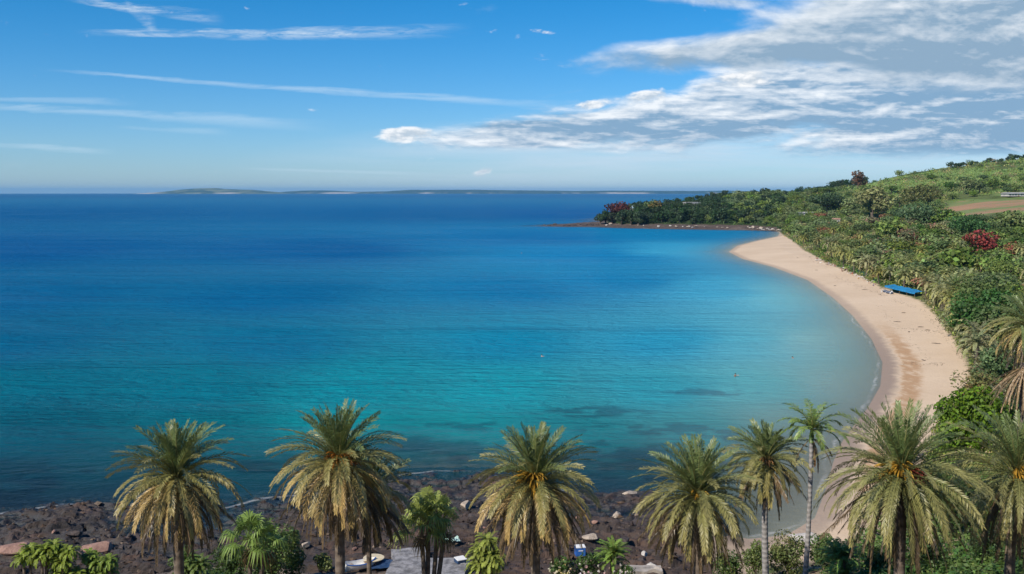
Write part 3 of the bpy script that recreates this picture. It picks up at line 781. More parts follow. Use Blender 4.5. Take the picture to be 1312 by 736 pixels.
def crown(mb, rs, n, ls, col, lobes=9, rx=.42, rz=.32, cz=.62, lr=(.16, .3), mat=0, lobevar=.3, gaps=0, col2=None, p2=0):
    for k in range(lobes):
        d = unit(rs.normal(size=3)); q = rs.rand() ** .5 * (k > 0)
        r = rs.uniform(*lr); off = np.array([d[0] * rx * q, d[1] * rx * q, d[2] * rz * q])
        off *= min(1, .68 * (r + lr[1] * .9) / (np.linalg.norm(off) + 1e-6)); c = off + np.array([0, 0, cz])
        if k == 0: r = lr[1]
        cl = np.array(col) * rs.uniform(1 - lobevar, 1 + lobevar)
        if col2 is not None and rs.rand() < p2: cl = np.array(col2) * rs.uniform(.75, 1.25)
        leaves(mb, c, (r, r, r * .8), n // lobes, ls, rs, cl, mat=mat)

def tree_mesh(name, seed, n=700, ls=.05, col=(.06, .09, .025), trunk=True, **kw):
    r_ = rs(seed); mb = MB()
    if trunk:
        trunk_curve(mb, (0, 0, -.05), (r_.uniform(-.05, .05), 0, .55), .035, .02, .03, 6, 5, (0.1, 0.075, 0.055), rs=r_)
        for k in range(4):
            a = k * 1.7 + r_.rand(); tube(mb, [(0, 0, .25), (.15 * math.cos(a), .15 * math.sin(a), .45), (.28 * math.cos(a), .28 * math.sin(a), .6)], [.018, .012, .006], 4, (0.1, 0.075, 0.055))
    crown(mb, r_, n, ls, col, **kw)
    return mb.mesh(name, M_tree)

# big individual trees with parts
def big_tree(name, label, base, h, w, rs, n, ls, col, cat='tree', lobes=14, rz=None, cz=.62, col2=None, p2=0, lobevar=.3, trunk=.05, mat=None, lr=(.16, .28), group=None):
    root = empty(name, base, rs.uniform(0, 6), label, cat, group)
    tb = MB()
    trunk_curve(tb, (0, 0, -.3), (0, 0, h * .5), trunk * h, trunk * h * .5, .03 * h, 8, 7, rs=rs)
    for k in range(6):
        a = k * 1.05 + rs.rand(); q = w * .3
        tube(tb, [(0, 0, h * .22), (q * .5 * math.cos(a), q * .5 * math.sin(a), h * .42), (q * math.cos(a), q * math.sin(a), h * (.55 + .15 * rs.rand()))], [trunk * h * .5, trunk * h * .3, trunk * h * .1], 5)
    tb.build('trunk', M_bark2, root, smooth=True)
    cb = MB()
    sx, sz = w, h
    for k in range(lobes):
        d = unit(rs.normal(size=3)); q = rs.rand() ** .4
        r = rs.uniform(*lr)
        c = np.array([d[0] * (.5 - r * .8) * q * sx, d[1] * (.5 - r * .8) * q * sx, (cz + d[2] * (rz or .3) * q) * sz])
        cl = np.array(col) * rs.uniform(1 - lobevar, 1 + lobevar)
        if col2 is not None and rs.rand() < p2: cl = np.array(col2) * rs.uniform(.75, 1.25)
        leaves(cb, c, (r * sx, r * sx, r * sz * .75), n // lobes, ls, rs, cl)
    cb.build('crown', mat or M_tree, root)
    return root

def ptree(name, label, px, pyb, hpx, wpx, seed, n, col, lsf=.055, **kw):
    """tree whose foot is seen at (px, pyb), hpx tall and wpx wide there"""
    g = gnd(px, pyb); k = g.y / F
    return big_tree(name, label, g, hpx * k, wpx * k, rs(seed), n, lsf * min(wpx, hpx) * k, col, **kw)

DG = (.05, .10, .024); MG = (.10, .145, .038); LG = (.15, .19, .05); OL = (.155, .165, .06); RED = (.25, .065, .045)
ptree('leafy_bush', 'large bright green leafy bush at the near end of the sand', 1246, 583, 92, 108, 31, 8000, (.10, .165, .026), .028, cat='bush', lobes=26, cz=.5, rz=.4, mat=M_shrub)
ptree('broad_tree', 'dense dark green round tree at the edge of the beach', 1256, 450, 82, 84, 32, 7000, DG, .026, lobes=20, cz=.55, rz=.38)
ptree('broad_tree', 'mid green tree between the dark round tree and the leafy bush', 1272, 505, 68, 74, 33, 5000, (.07, .12, .034), .03, lobes=16, cz=.5, rz=.4)
ptree('broad_tree', 'dark green tree at the right edge under the golden palm', 1305, 560, 70, 70, 34, 4500, (.055, .095, .027), .032, lobes=16, cz=.5, rz=.4)
ptree('flame_tree', 'big red flowering tree on the slope near the right edge', 1257, 330, 36, 50, 35, 2200, RED, .05, lobes=18, cz=.55, rz=.3, col2=(.12, .11, .045), p2=.3, lobevar=.35)
ptree('flame_tree', 'reddish brown shrub on the slope left of the big red tree', 1166, 316, 26, 42, 36, 1400, (.20, .075, .045), .055, cz=.5, col2=OL, p2=.45)
ptree('flame_tree', 'small red tree beside the ploughed field at the right edge', 1306, 291, 20, 24, 37, 900, (.30, .06, .04), .06, cz=.5, col2=MG, p2=.25)
ptree('copper_tree', 'tall copper brown tree standing out on the ridge skyline', 1099, 245, 24, 22, 38, 900, (.17, .075, .045), .055, cz=.6, lobevar=.2)
ptree('umbrella_tree', 'wide dark green flat topped tree behind the grove left of the slope', 1060, 272, 26, 56, 39, 2200, (.035, .07, .022), .05, lobes=18, cz=.6, rz=.25)
ptree('bushy_tree', 'olive bushy tree leaning out of the middle of the slope', 1118, 282, 44, 52, 40, 2000, OL, .045, lobes=16, cz=.55)
ptree('bushy_tree', 'yellowish green clump of trees below the terraces', 1178, 266, 32, 66, 41, 2400, (.115, .135, .03), .045, lobes=18, cz=.5)
ptree('spreading_tree', 'wide green spreading tree on the slope left of the field', 1186, 296, 36, 74, 42, 2600, (.05, .105, .03), .042, lobes=20, cz=.6, rz=.25)
ptree('spreading_tree', 'dark spreading tree above the big red flowering tree', 1246, 308, 34, 70, 43, 2400, (.045, .085, .027), .042, lobes=18, cz=.6, rz=.27)
ptree('lone_tree', 'small round tree alone on the skyline, left of two', 1142, 225, 9, 8, 44, 300, (.04, .065, .03), .09, lobes=6)
ptree('lone_tree', 'slightly taller tree alone on the skyline, right of two', 1157, 223, 11, 10, 45, 300, (.04, .065, .03), .09, lobes=6)
ptree('red_leaved_tree', 'dark red leaved tree at the tip of the wooded headland', 792, 281, 22, 42, 46, 1700, (.085, .030, .022), .06, lobes=14, cz=.6, col2=(.035, .06, .022), p2=.38)
for hx_, hy_, hh_, hs_ in ((769, 287.5, 17, 201), (776, 287, 20, 202), (784, 287.5, 17, 203), (796, 288.5, 19, 204), (808, 289, 18, 205), (818, 289, 20, 206)):
    ptree('headland_tree', 'dark evergreen tree in the wood covering the headland across the bay', hx_, hy_, hh_, 17, hs_, 700, (.032, .06, .02), .065, lobes=9, cz=.55, group='trees of the wooded headland')
ptree('autumn_tree', 'yellow brown crowned tree on top of the headland', 836, 276, 20, 26, 47, 900, (.15, .10, .02), .06, cz=.6, col2=MG, p2=.4)

# ------------------------------------------------------------------ masses of single trees
def kind_meshes(name, seeds, **kw): return [tree_mesh(name, s, **kw) for s in seeds]
K_dark = kind_meshes('headland_tree', range(50, 56), n=420, ls=.065, col=(.030, .058, .019), lobes=8, rx=.34, rz=.3, cz=.55, lr=(.2, .32))
K_green = kind_meshes('hillside_tree', range(60, 68), n=620, ls=.052, col=(.14, .19, .05), lobes=10, rx=.42, rz=.26, cz=.5, lr=(.2, .32))
K_near = kind_meshes('hillside_tree', range(160, 164), n=2600, ls=.025, col=(.11, .155, .042), lobes=14, rx=.42, rz=.26, cz=.5, lr=(.18, .28))
K_near_olive = kind_meshes('olive_shrub', range(165, 168), n=2200, ls=.026, col=(.19, .20, .08), lobes=12, rx=.44, rz=.24, cz=.42, lr=(.16, .28), col2=(.24, .18, .09), p2=.2)
K_olive = kind_meshes('olive_shrub', range(70, 76), n=620, ls=.05, col=(.25, .25, .10), lobes=12, rx=.44, rz=.24, cz=.42, lr=(.16, .28), col2=(.26, .19, .10), p2=.22)
K_cyp = kind_meshes('conifer', range(80, 83), n=260, ls=.06, col=(.022, .038, .02), lobes=7, rx=.1, rz=.42, cz=.52, lr=(.12, .2))

def frond_palm_mesh(seed):
    r_ = rs(seed); mb = MB()
    trunk_curve(mb, (0, 0, -.3), (r_.uniform(-.5, .5), 0, 4.2), .22, .16, .2, 7, 6, (.14, .11, .085), rs=r_)
    c = np.array([0, 0, 4.2])
    for i in range(26):
        a = i / 26; az = i * 2.4 + r_.uniform(-.2, .2)
        cg = np.array([.20, .225, .08]) * r_.uniform(.7, 1.3) * (1 - a * .2) + GOLD * a * .28
        frond(mb, c, az, R(80 - 95 * a), R(70 + 30 * a), 2.9 * r_.uniform(.85, 1.1), r_, cg, cg * 1.1, lw=.55, nl=14, wid=.2, droop=.4)
    return mb.mesh('beach_palm', M_tree)
K_palm = [frond_palm_mesh(s) for s in range(90, 95)]

# headland
got = scatter(250, (LY > 1080) & (LY < 1500) & (wpx > 764) & (wpx < 1003) & (LV > .4), 3.6)
for (X, Y, Z, ax, ay) in got:
    s = random.uniform(10.5, 17.5) * (0.62 if ay > 286 else 1)
    inst('headland_tree', random.choice(K_green if random.random() < (ax - 900) / 150 else K_dark), (X, Y, Z - .3), random.uniform(0, 6), s, 'dark evergreen tree in the wood covering the headland across the bay', 'tree', 'trees of the wooded headland', s * random.uniform(.8, 1.05))
# palms in the grove behind the middle of the beach
got = scatter(200, (LY > 150) & (LY < 780) & (LV > 2) & (LV < 75) & (wpx > 1008) & (wpx < 1330) & (wpy < 470), 8.5)
for (X, Y, Z, ax, ay) in got:
    s = random.uniform(.75, 1.5)
    inst('grove_palm', random.choice(K_palm), (X, Y, Z - .2), random.uniform(0, 6), s, 'small feathery palm among the dense growth right behind the beach', 'palm tree', 'palms of the beach grove')
got = scatter(64, (LY > 200) & (LY < 760) & (LV > .8) & (LV < 16) & (wpx > 1008) & (wpx < 1250), 8)
for (X, Y, Z, ax, ay) in got:
    s = random.uniform(1.2, 1.75)
    inst('shore_palm', random.choice(K_palm), (X, Y, Z - .2), random.uniform(0, 6), s, 'feathery palm in the front row at the very back of the sand', 'palm tree', 'palms along the back of the sand')
# olive shrubs on the slope
got = scatter(240, (LY > 140) & (LY < 1050) & (LV > 2) & (wpx > 1004) & (wpx < 1345) & (fm < .2) & ~((wpx > 1205) & (wpy > 250) & (wpy < 289)) & (wpy < 520), 9.5)
for (X, Y, Z, ax, ay) in got:
    s = min(13, 4.2 * math.exp(random.gauss(.2, .35))) * (1 + Y / 1400)
    inst('olive_shrub', random.choice(K_near_olive if Y < 340 else K_olive), (X, Y, Z - .4), random.uniform(0, 6), s, 'dusty olive green shrub among the mixed growth of the beach slope', 'shrub', 'olive shrubs on the beach slope', s * random.uniform(.65, .9))
got = scatter(230, (LY > 170) & (LY < 1150) & (LV > 5) & (wpx > 1000) & (wpx < 1345) & (fm < .2) & ~((wpx > 1205) & (wpy > 250) & (wpy < 289)) & (wpy < 500), 10.5)
for (X, Y, Z, ax, ay) in got:
    s = min(16, 5.2 * math.exp(random.gauss(.25, .42))) * (1 + Y / 1800)
    inst('hillside_tree', random.choice(K_near if Y < 340 else K_green), (X, Y, Z - .4), random.uniform(0, 6), s, 'leafy green tree among the mixed growth of the beach slope', 'tree', 'green trees of the beach slope', s * random.uniform(.7, 1.0))
K_wide = kind_meshes('spreading_slope_tree', range(180, 185), n=1300, ls=.034, col=(.075, .125, .032), lobes=16, rx=.46, rz=.16, cz=.55, lr=(.13, .22))
K_warm = kind_meshes('russet_bush', range(190, 193), n=900, ls=.04, col=(.26, .11, .07), lobes=10, rx=.42, rz=.2, cz=.42, lr=(.16, .26), col2=(.17, .17, .06), p2=.45)
got = scatter(50, (LY > 330) & (LY < 1300) & (LV > 8) & (wpx > 1030) & (wpx < 1340) & (fm < .1) & (wpy < 480) & ~((wpx > 1205) & (wpy > 250) & (wpy < 292)), 21)
for (X, Y, Z, ax, ay) in got:
    s = random.uniform(11, 17) * (1 + Y / 2400)
    inst('spreading_slope_tree', random.choice(K_wide), (X, Y, Z - .4), random.uniform(0, 6), s, 'wide dark green tree standing out above the growth of the slope', 'tree', 'wide trees on the slope', s * .62)
got = scatter(44, (LY > 190) & (LY < 1000) & (LV > 6) & (wpx > 1020) & (wpx < 1340) & (fm < .1) & (wpy < 420), 20)
for (X, Y, Z, ax, ay) in got:
    s = random.uniform(6, 12) * (1 + Y / 1600)
    inst('russet_bush', random.choice(K_warm), (X, Y, Z - .3), random.uniform(0, 6), s, 'russet brown bush dotted among the green growth of the slope', 'bush', 'russet bushes on the slope', s * .75)
# trees on the far ridge and terraces
got = scatter(52, (LY > 1050) & (LY < 2300) & (wpx > 1040) & (wpx < 1340) & (fm < .2), 7)
for (X, Y, Z, ax, ay) in got:
    s = random.uniform(6, 16)
    inst('terrace_tree', random.choice(K_green + K_wide), (X, Y, Z - .5), random.uniform(0, 6), s, 'small dark green tree scattered over the terraced hill at right', 'tree', 'trees of the terraced hill', s * random.uniform(.6, .9))
got = scatter(190, (LY > 1450) & (LY < 2600) & (wpx > 880) & (wpx < 1110), 3.6)
for (X, Y, Z, ax, ay) in got:
    s = random.uniform(10, 17); kk = random.random() < .12
    inst('conifer' if kk else 'ridge_tree', random.choice(K_cyp if kk else K_dark), (X, Y, Z - .5), random.uniform(0, 6), s, 'slender dark conifer rising from the far ridge' if kk else 'dark tree of the far wooded ridge behind the headland', 'tree', 'conifers of the far ridge' if kk else 'trees of the far ridge')
got = scatter(150, (LY > 800) & (LY < 1500) & (wpx > 940) & (wpx < 1110) & (LV > 3), 5)
for (X, Y, Z, ax, ay) in got:
    s = random.uniform(8, 13)
    inst('neck_tree', random.choice(K_green), (X, Y, Z - .5), random.uniform(0, 6), s, 'bright green tree on the low neck between headland and slope', 'tree', 'trees on the neck of land', s * random.uniform(.7, 1.0))
# skyline growth at the far right
got = scatter(40, (LY > 1400) & (LY < 2300) & (wpx > 1215) & (wpx < 1340) & (wpy < 222), 4)
for (X, Y, Z, ax, ay) in got:
    s = random.uniform(8, 14)
    inst('skyline_tree', random.choice(K_dark), (X, Y, Z - .5), random.uniform(0, 6), s, 'dark tree in the wood along the hill crest at far right', 'tree', 'trees of the hill crest', s * .8)

# uncountable low growth
def shrub_cover(name, label, pts, szf, seed, n_leaf, cols_, mat):
    r_ = rs(seed); mb = MB()
    for (X, Y, Z, ax, ay) in pts:
        s = szf(Y, r_); col = np.array(cols_[r_.randint(len(cols_))]) * r_.uniform(.7, 1.3)
        q = min(1, .42 + Y / 600) if Y > 130 else .8
        leaves(mb, (X, Y, Z + s * .25), (s, s, s * .6), int(n_leaf / q ** 1.7), s * .17 * q, r_, col * 1.25)
    o = mb.build(name, mat); tag(o, label, kind='stuff')
got = scatter(4200, (LY > 130) & (LY < 1500) & (LV > 1) & (wpx > 985) & (wpx < 1350) & (fm < .3) & ~((wpx > 1215) & (wpy > 250) & (wpy < 280)) & (wpy < 700), 3.0)
shrub_cover('scrub', 'low mixed scrub covering the beach slope', got, lambda Y, r_: r_.uniform(.9, 1.9) * (.8 + Y / 500), 5, 34, [MG, OL, LG, (.06, .10, .028), (.25, .19, .11), (.2, .2, .075), (.17, .21, .06)], M_far)
got = scatter(480, (LY > 1050) & (LY < 2500) & (wpx > 1080) & (wpx < 1350), 2.2)
shrub_cover('hill_scrub', 'low hedges and scrub over the terraced hill', got, lambda Y, r_: r_.uniform(1.5, 3.5), 6, 24, [MG, LG, (.05, .08, .022), (.09, .13, .04)], M_far)
got = scatter(1300, (LY > 1000) & (LY < 2300) & (wpx > 764) & (wpx < 1090) & (LV > .2), 2.0)
shrub_cover('headland_scrub', 'low growth under the headland trees', got, lambda Y, r_: r_.uniform(2, 4.5), 7, 22, [DG, MG, (.035, .06, .02)], M_far)
got = scatter(1700, (LY > 58) & (LY < 130) & (LV > .3) & (wpx > -60) & (wpx < 1100) & (wpy > 600), 5)
shrub_cover('bank_herbs', 'grass and herbs on the near bank', got, lambda Y, r_: r_.uniform(.15, .42), 8, 40, [MG, OL, LG, (.2, .16, .09)], M_shrub)
got = scatter(900, (LY > 58) & (LY < 150) & (LV > 1.0) & (wpx > 1060) & (wpx < 1400) & (wpy > 560), 8)
shrub_cover('bank_scrub', 'scrub under the right hand palms, their shadow put into its dark greens', got, lambda Y, r_: r_.uniform(.7, 1.7), 9, 70, [DG, MG, (.05, .085, .02)], M_shrub)  # dark greens stand in for the shadow below these palms

# ------------------------------------------------------------------ near plants
def near(px, py, Y):
    """foot on the bank and height of a plant whose top is seen at (px, py), Y metres out"""
    t = aty(px, py, Y); z = max(hz_at(t.x, t.y), rock_z(t.x, t.y) - .1); return Vector((t.x, t.y, z)), max(.6, t.z - z)
def fern(name, label, px, py, Y, seed, spread, nh, L, cat='plant', **kw):
    g, h = near(px, py, Y); r_ = rs(seed); hd = []
    for k in range(nh):
        hd.append((r_.uniform(-spread, spread), r_.uniform(-.8, .8), (h - L * .6) * r_.uniform(.35, 1.0) if k else (h - L * .55)))
    return cycad(name, label, g, rs(seed), L=L, heads=hd, stem=0, cat=cat, **kw)
fern('fern_bush', 'bright green ferny bush in front of the rocks at lower left', 66, 693, 90, 101, 2.6, 13, 1.35, n=30, bend=120, col=(.19, .26, .035), lw=.3, wid=.09, cat='bush', nl=22)
fern('fern_bush', 'lower ferny bush right of the brightest one, under the leftmost palm', 128, 706, 91, 107, 1.7, 8, 1.2, n=28, bend=120, col=(.15, .23, .035), lw=.28, wid=.09, cat='bush', nl=22)
fern('weeping_plant', 'bright green weeping plant left of the straw skirted middle palm', 622, 684, 89, 102, 1.0, 7, 1.7, n=32, bend=120, col=(.22, .27, .05), lw=.3, wid=.08, nl=24)
fern('tufted_palm', 'small bright green tufted palm by the flowering bush', 786, 692, 90, 103, .2, 2, 1.9, n=40, bend=55, col=(.14, .24, .045), wid=.075, nl=24)
fern('tufted_palm', 'spiky green tufted palm at the foot of the largest date palm', 1078, 697, 84, 104, .5, 3, 2.0, n=40, bend=60, col=(.12, .22, .05), wid=.075, nl=24)
fern('tufted_palm', 'dark green tufted palm at the foot of the leftmost date palm', 250, 704, 88, 105, .8, 3, 1.6, n=34, bend=85, col=(.10, .17, .04), wid=.075, nl=24)
def bush(label, px, py, Y, w, seed, n, col, ls, name='bush', **kw):
    g, h = near(px, py, Y)
    o = big_tree(name, label, g, h * 1.12, w, rs(seed), n, ls, col, cat='bush', mat=M_near, cz=.45, rz=.42, trunk=.03, **kw); return o, h
bush('dark green bush with pale flowers right of the low fan palm', 352, 668, 88, 4.6, 111, 3600, (.085, .14, .032), .13, lobes=20, col2=(.19, .22, .07), p2=.3)
bush('wide dark green bush between the leftmost two date palms', 372, 680, 92, 3.4, 141, 2600, (.075, .12, .03), .12, lobes=14, col2=(.15, .19, .05), p2=.25)
bush('low dark bush right under the leftmost date palm', 236, 716, 90, 3.4, 142, 2000, (.06, .10, .025), .12, lobes=12)
bush('dark green undergrowth bush below the low fan palm', 296, 700, 86, 5.0, 112, 3000, (.05, .095, .022), .12, lobes=16)
bush('leafy undergrowth bush left of the bank path', 340, 712, 90, 3.0, 118, 1800, (.07, .12, .03), .11, lobes=12)
bush('light green grassy bush beside the thick palm trunk', 412, 710, 91, 2.2, 113, 1800, (.17, .20, .06), .10, lobes=10)
bush('dark bush at the foot of the dense golden palm', 935, 706, 88, 4.2, 114, 2800, (.07, .115, .028), .12, lobes=16, col2=(.16, .19, .05), p2=.25)
bush('pale green bush left of the slim grey trunk', 968, 692, 92, 3.0, 119, 2200, (.13, .17, .045), .11, lobes=14)
bush('olive bush behind the two slim trunks', 1010, 685, 94, 4.4, 115, 3400, (.12, .15, .045), .12, lobes=18, col2=(.2, .2, .08), p2=.3)
bush('green bush right of the slim dark trunk', 1058, 684, 94, 3.6, 116, 2400, (.085, .135, .038), .12, lobes=14)
bush('dark shady bush below the palm at the right edge', 1276, 668, 84, 4.4, 117, 2800, (.04, .07, .02), .13, lobes=14)
bush('broad green bush between the largest date palm and the leafy beach bush', 1212, 592, 118, 6.5, 131, 3400, (.08, .13, .03), .16, lobes=18)
bush('mid green bush right of the largest date palm', 1232, 636, 100, 5.4, 132, 3200, (.06, .105, .026), .14, lobes=16)
bush('low bush under the right side of the largest date palm', 1196, 690, 84, 4.2, 133, 2400, (.055, .095, .024), .13, lobes=14)
bush('bush in the shade left under the largest date palm', 1120, 694, 88, 3.6, 134, 2400, (.075, .115, .03), .12, lobes=14)
bush('dense bush in the lower right corner', 1296, 700, 80, 4.4, 135, 2600, (.06, .10, .025), .13, lobes=14)
def flower_bush(label, px, py, Y, w, seed, fcols):
    g = bush(label, px, py, Y, w, seed, 2200, (.06, .11, .026), .11, name='flower_bush', lobes=14); g, h = g
    r_ = rs(seed + 5); fb = MB()
    for k in range(30):
        d = unit(r_.normal(size=3)); d[2] = abs(d[2]) * .8; d[1] = -abs(d[1])
        p = np.array([d[0] * w * .47, d[1] * w * .47, h * (.5 + .45 * d[2])]); fc = np.array(fcols[r_.randint(len(fcols))])
        leaves(fb, p, .10, 9, .085, r_, fc, colvar=.12, elong=1.1)
    fb.build('blossom', M_flower, g); g.rotation_euler = (0, 0, 0)
flower_bush('flowering bush with white and pink blossoms under the middle of the row', 752, 712, 90, 3.8, 121, [(.6, .48, .46), (.66, .62, .58), (.6, .35, .36)])
flower_bush('flowering bush with yellow and pale blossoms beside the straw skirt', 718, 710, 89, 2.3, 122, [(.6, .5, .22), (.6, .55, .42)])
flower_bush('low flowering bush right of the small tufted palm', 800, 722, 89, 2.6, 123, [(.62, .5, .5), (.6, .56, .5)])

# ------------------------------------------------------------------ boulders
def boulder_mesh(seed, flat=.7):
    r_ = rs(seed + 300)
    import bmesh
    bm = bmesh.new(); bmesh.ops.create_icosphere(bm, subdivisions=4, radius=1)
    pl = [(unit(r_.normal(size=3)), r_.uniform(.5, .85)) for _ in range(16)]
    for v in bm.verts:
        p = np.array(v.co)
        for nrm, d in pl:
            k = p @ nrm
            if k > d: p = p - nrm * (k - d) * .97
        f = .16 * (fbm(np.array([p[0] * 2.2 + seed * 7 + p[2]]), np.array([p[1] * 2.2 + p[2] * 1.3]), 5)[0] - .5)
        p = p * (1 + f); v.co = (p[0] * 1.15, p[1] * .85, p[2] * flat)
    me = bpy.data.meshes.new('boulder'); bm.to_mesh(me); bm.free()
    return me
B = [boulder_mesh(s, f) for s, f in ((1, .7), (2, .55), (3, .8), (4, .6), (5, .45))]
def boulder(label, px, py, wpx, i, mat, name='boulder', group=None, sz=None, lift=.25, rz=None):
    g = gnd(px, py); s = wpx * g.y / F / 2.2
    me = B[i].copy(); me.materials.append(mat)
    z = rock_z(g.x, g.y)
    return inst(name, me, (g.x, g.y, z + s * lift), random.uniform(0, 6) if rz is None else rz, s, label, 'rock', group, sz)
boulder('pale round boulder alone on the brown rock shelf right of the middle palm', 790, 662, 17, 2, M_rockpale)
boulder('flat pale slab of rock at the water behind the dense golden palm', 806, 635, 24, 4, M_rockpale, lift=.12)
boulder('whitish block of rock beside the dense golden palm', 826, 714, 15, 2, M_rockwhite)
boulder('low whitish rock at the foot of the dense golden palm', 836, 727, 22, 1, M_rockwhite)
boulder('pale rock slab right of the straw palm skirt', 757, 700, 24, 4, M_rockpale, lift=.3)
boulder('grey brown ring like rock behind the small tufted palm', 800, 704, 20, 3, M_rockdark)
boulder('tilted pale pink rock behind the fan palm', 596, 652, 24, 0, M_rockpale, lift=.5)
boulder('long reddish rock behind the bright ferny bush', 128, 706, 44, 4, M_rockred, lift=.35, rz=.3)
boulder('reddish brown rock ledge at the left edge of the picture', 22, 704, 48, 4, M_rockred, lift=.2, rz=.2)
boulder('smooth blue grey rock on the left shelf', 96, 690, 22, 1, M_rockdark, lift=.4)
boulder('white rounded rock at the wet sand behind the slim trunks', 1032, 692, 46, 4, M_rockwhite, lift=.15, rz=0)
boulder('pale stone on the bank left of the thick palm trunk', 392, 706, 16, 0, M_rockpale, lift=.4)
boulder('low pale stone next to the bank path', 374, 711, 22, 4, M_rockpale, lift=.35)
for k in range(70):
    px = random.uniform(-5, 860); py = random.uniform(655, 722)
    boulder('dark loose rock lying on the near rock shelf', px, py, random.uniform(6, 17), random.randrange(5), random.choice([M_rockdark, M_rockdark, M_rockdark, M_rockred]), 'shore_rock', 'loose rocks on the near shore', lift=.15)
for k in range(46):
    px = random.uniform(958, 1003) if k < 28 else random.uniform(775, 960); py = np.interp(px, [770, 860, 960, 1004], [288.6, 291.2, 292.6, 296.5]) + random.uniform(-.5, .9)
    boulder('pale boulder in the bank of stones at the head of the bay', px, py, random.uniform(2.5, 5.5), random.randrange(5), random.choice([M_rockwhite, M_rockpale]), 'pale_boulder', 'pale boulders at the head of the bay', lift=.4)
for k in range(26):
    px = random.uniform(694, 768); py = np.interp(px, [690, 765], [289, 288.2]) + random.uniform(-.6, 1.2)
    boulder('dark low rock of the reef off the headland tip', px, py, random.uniform(3, 7), random.choice([1, 3, 4]), M_rockdark, 'reef_rock', 'rocks of the reef at the headland tip', lift=.1)
for k in range(64):
    t = random.random(); px = np.interp(t, [0, 1], [1040, 1128]) ; py = np.interp(px, [1040, 1090, 1128], [331, 350, 367]) + random.uniform(-1.5, 2.5)
    boulder('pale stone at the upper edge of the sand below the grove', px, py, random.uniform(2, 5.5), random.randrange(5), random.choice([M_rockwhite, M_rockwhite, M_rockpale, M_rockred]), 'beach_stone', 'stones along the top of the beach', lift=.3)

# rubble between the boulders
rb_ = MB(); r_ = rs(78); OCT = np.array([(1, 0, 0), (-1, 0, 0), (0, 1, 0), (0, -1, 0), (0, 0, 1), (0, 0, -1)], float)
OT = [(0, 2, 4), (2, 1, 4), (1, 3, 4), (3, 0, 4), (2, 0, 5), (1, 2, 5), (3, 1, 5), (0, 3, 5)]
for k in range(3800):
    X = r_.uniform(-70, 40); Y = r_.uniform(92, 124); z = rock_z(X, Y)
    if z < .05 or (X > 24 and Y > 100): continue
    q = r_.uniform(.05, .2) * (2.2 if r_.rand() < .1 else 1)
    v = OCT * r_.uniform(.6, 1.3, (6, 3)) * q * np.array([1.3, 1, .8]) + r_.normal(size=(6, 3)) * q * .3
    c_ = np.array([(.045, .034, .03), (.085, .058, .042), (.17, .13, .10), (.03, .026, .027)][r_.choice(4, p=[.4, .3, .1, .2])]) * r_.uniform(.7, 1.3)
    rb_.add(v + np.array([X, Y, z + q * .25]), None, OT, c_)
M_rub = leaf_mat('rubble', 0.0, .9, spec=.1)
tag(rb_.build('rubble', M_rub), 'small stones and rubble strewn over the near rock shelf', kind='stuff')

# ------------------------------------------------------------------ beach things
M_blue = plain('blue canvas', (0.010, 0.19, 0.40), .7, .3, .6)
M_navy = plain('dark blue paint', (0.02, 0.05, 0.12), .5, .2)
M_white = plain('white paint', (0.75, 0.74, 0.71), .5, .08)
M_wood = plain('weathered wood', (0.26, 0.19, 0.13), .85, .35)
M_drift = plain('drift wood', (0.13, 0.10, 0.075), .9, .35)
M_cream = plain('cream plastic', (0.62, 0.52, 0.34), .5, .12)
M_conc = plain('rough concrete', (0.20, 0.195, 0.20), .9, .5, 1.6, bstr=.8)
M_conc2 = plain('pale plaster', (0.55, 0.50, 0.45), .9, .2, .3)
M_roofr = plain('red roof', (0.40, 0.13, 0.08), .8, .25)
M_roofb = plain('pale blue roof', (0.36, 0.48, 0.58), .6, .12)
M_roofg = plain('grey roof', (0.5, 0.5, 0.5), .7, .15)
M_glass = plain('dark glass', (0.03, 0.04, 0.05), .2, .1)
M_bluep = plain('blue plastic', (0.03, 0.13, 0.45), .4, .1)
M_palecl = plain('pale green cloth', (0.42, 0.58, 0.52), .8, .1)
M_skin = plain('skin', (0.45, 0.25, 0.16), .6, .1)
M_cloth = {k: plain(k + ' cloth', v, .8, .1) for k, v in {'red': (.45, .05, .04), 'white': (.7, .7, .68), 'black': (.03, .03, .035), 'blue': (.05, .12, .35), 'yellow': (.6, .42, .06), 'green': (.05, .2, .1)}.items()}

# long blue awning on posts, with things in its shade
a0 = gnd(1139, 374); a1 = gnd(1177, 380.5)
dirv = (a1 - a0); Lg = dirv.length; rz = math.atan2(dirv.y, dirv.x)
aw = empty('beach_awning', a0, rz, 'long bright blue awning on posts at the top of the beach', 'awning')
mb = MB(); nx = 14
nx = 34; xs = np.linspace(-.4, Lg + .4, nx); ys = np.linspace(-1.6, 2.0, 6)
GX, GY = np.meshgrid(xs, ys); GZ = 2.25 + .16 * (GY + 1.6) - .32 * np.abs(np.sin(GX * math.pi / (Lg / 4))) * (.6 + .4 * np.sin(GY * 1.3)) + .15 * (fbm(GX * .8, GY * .8, 3) - .5)
top = np.stack([GX, GY, GZ], -1); mb.add(top, grid_quads(6, nx)); mb.add(top - np.array([0, 0, .05]), grid_quads(6, nx)[:, ::-1])
fy = np.full(nx, -1.6)
mb.add(np.concatenate([np.stack([xs, fy - .01, GZ[0] - .0], -1), np.stack([xs, fy - .06, GZ[0] - .55], -1)]), grid_quads(2, nx))
mb.build('canopy', M_blue, aw, smooth=True)
for px_ in np.linspace(0, Lg, 5):
    for py_ in (-1.5, 1.9):
        pb = MB(); tube(pb, [(px_, py_, -.6), (px_, py_, 2.1 + .16 * (py_ + 1.6))], .06, 6); pb.build('post', M_wood, aw)
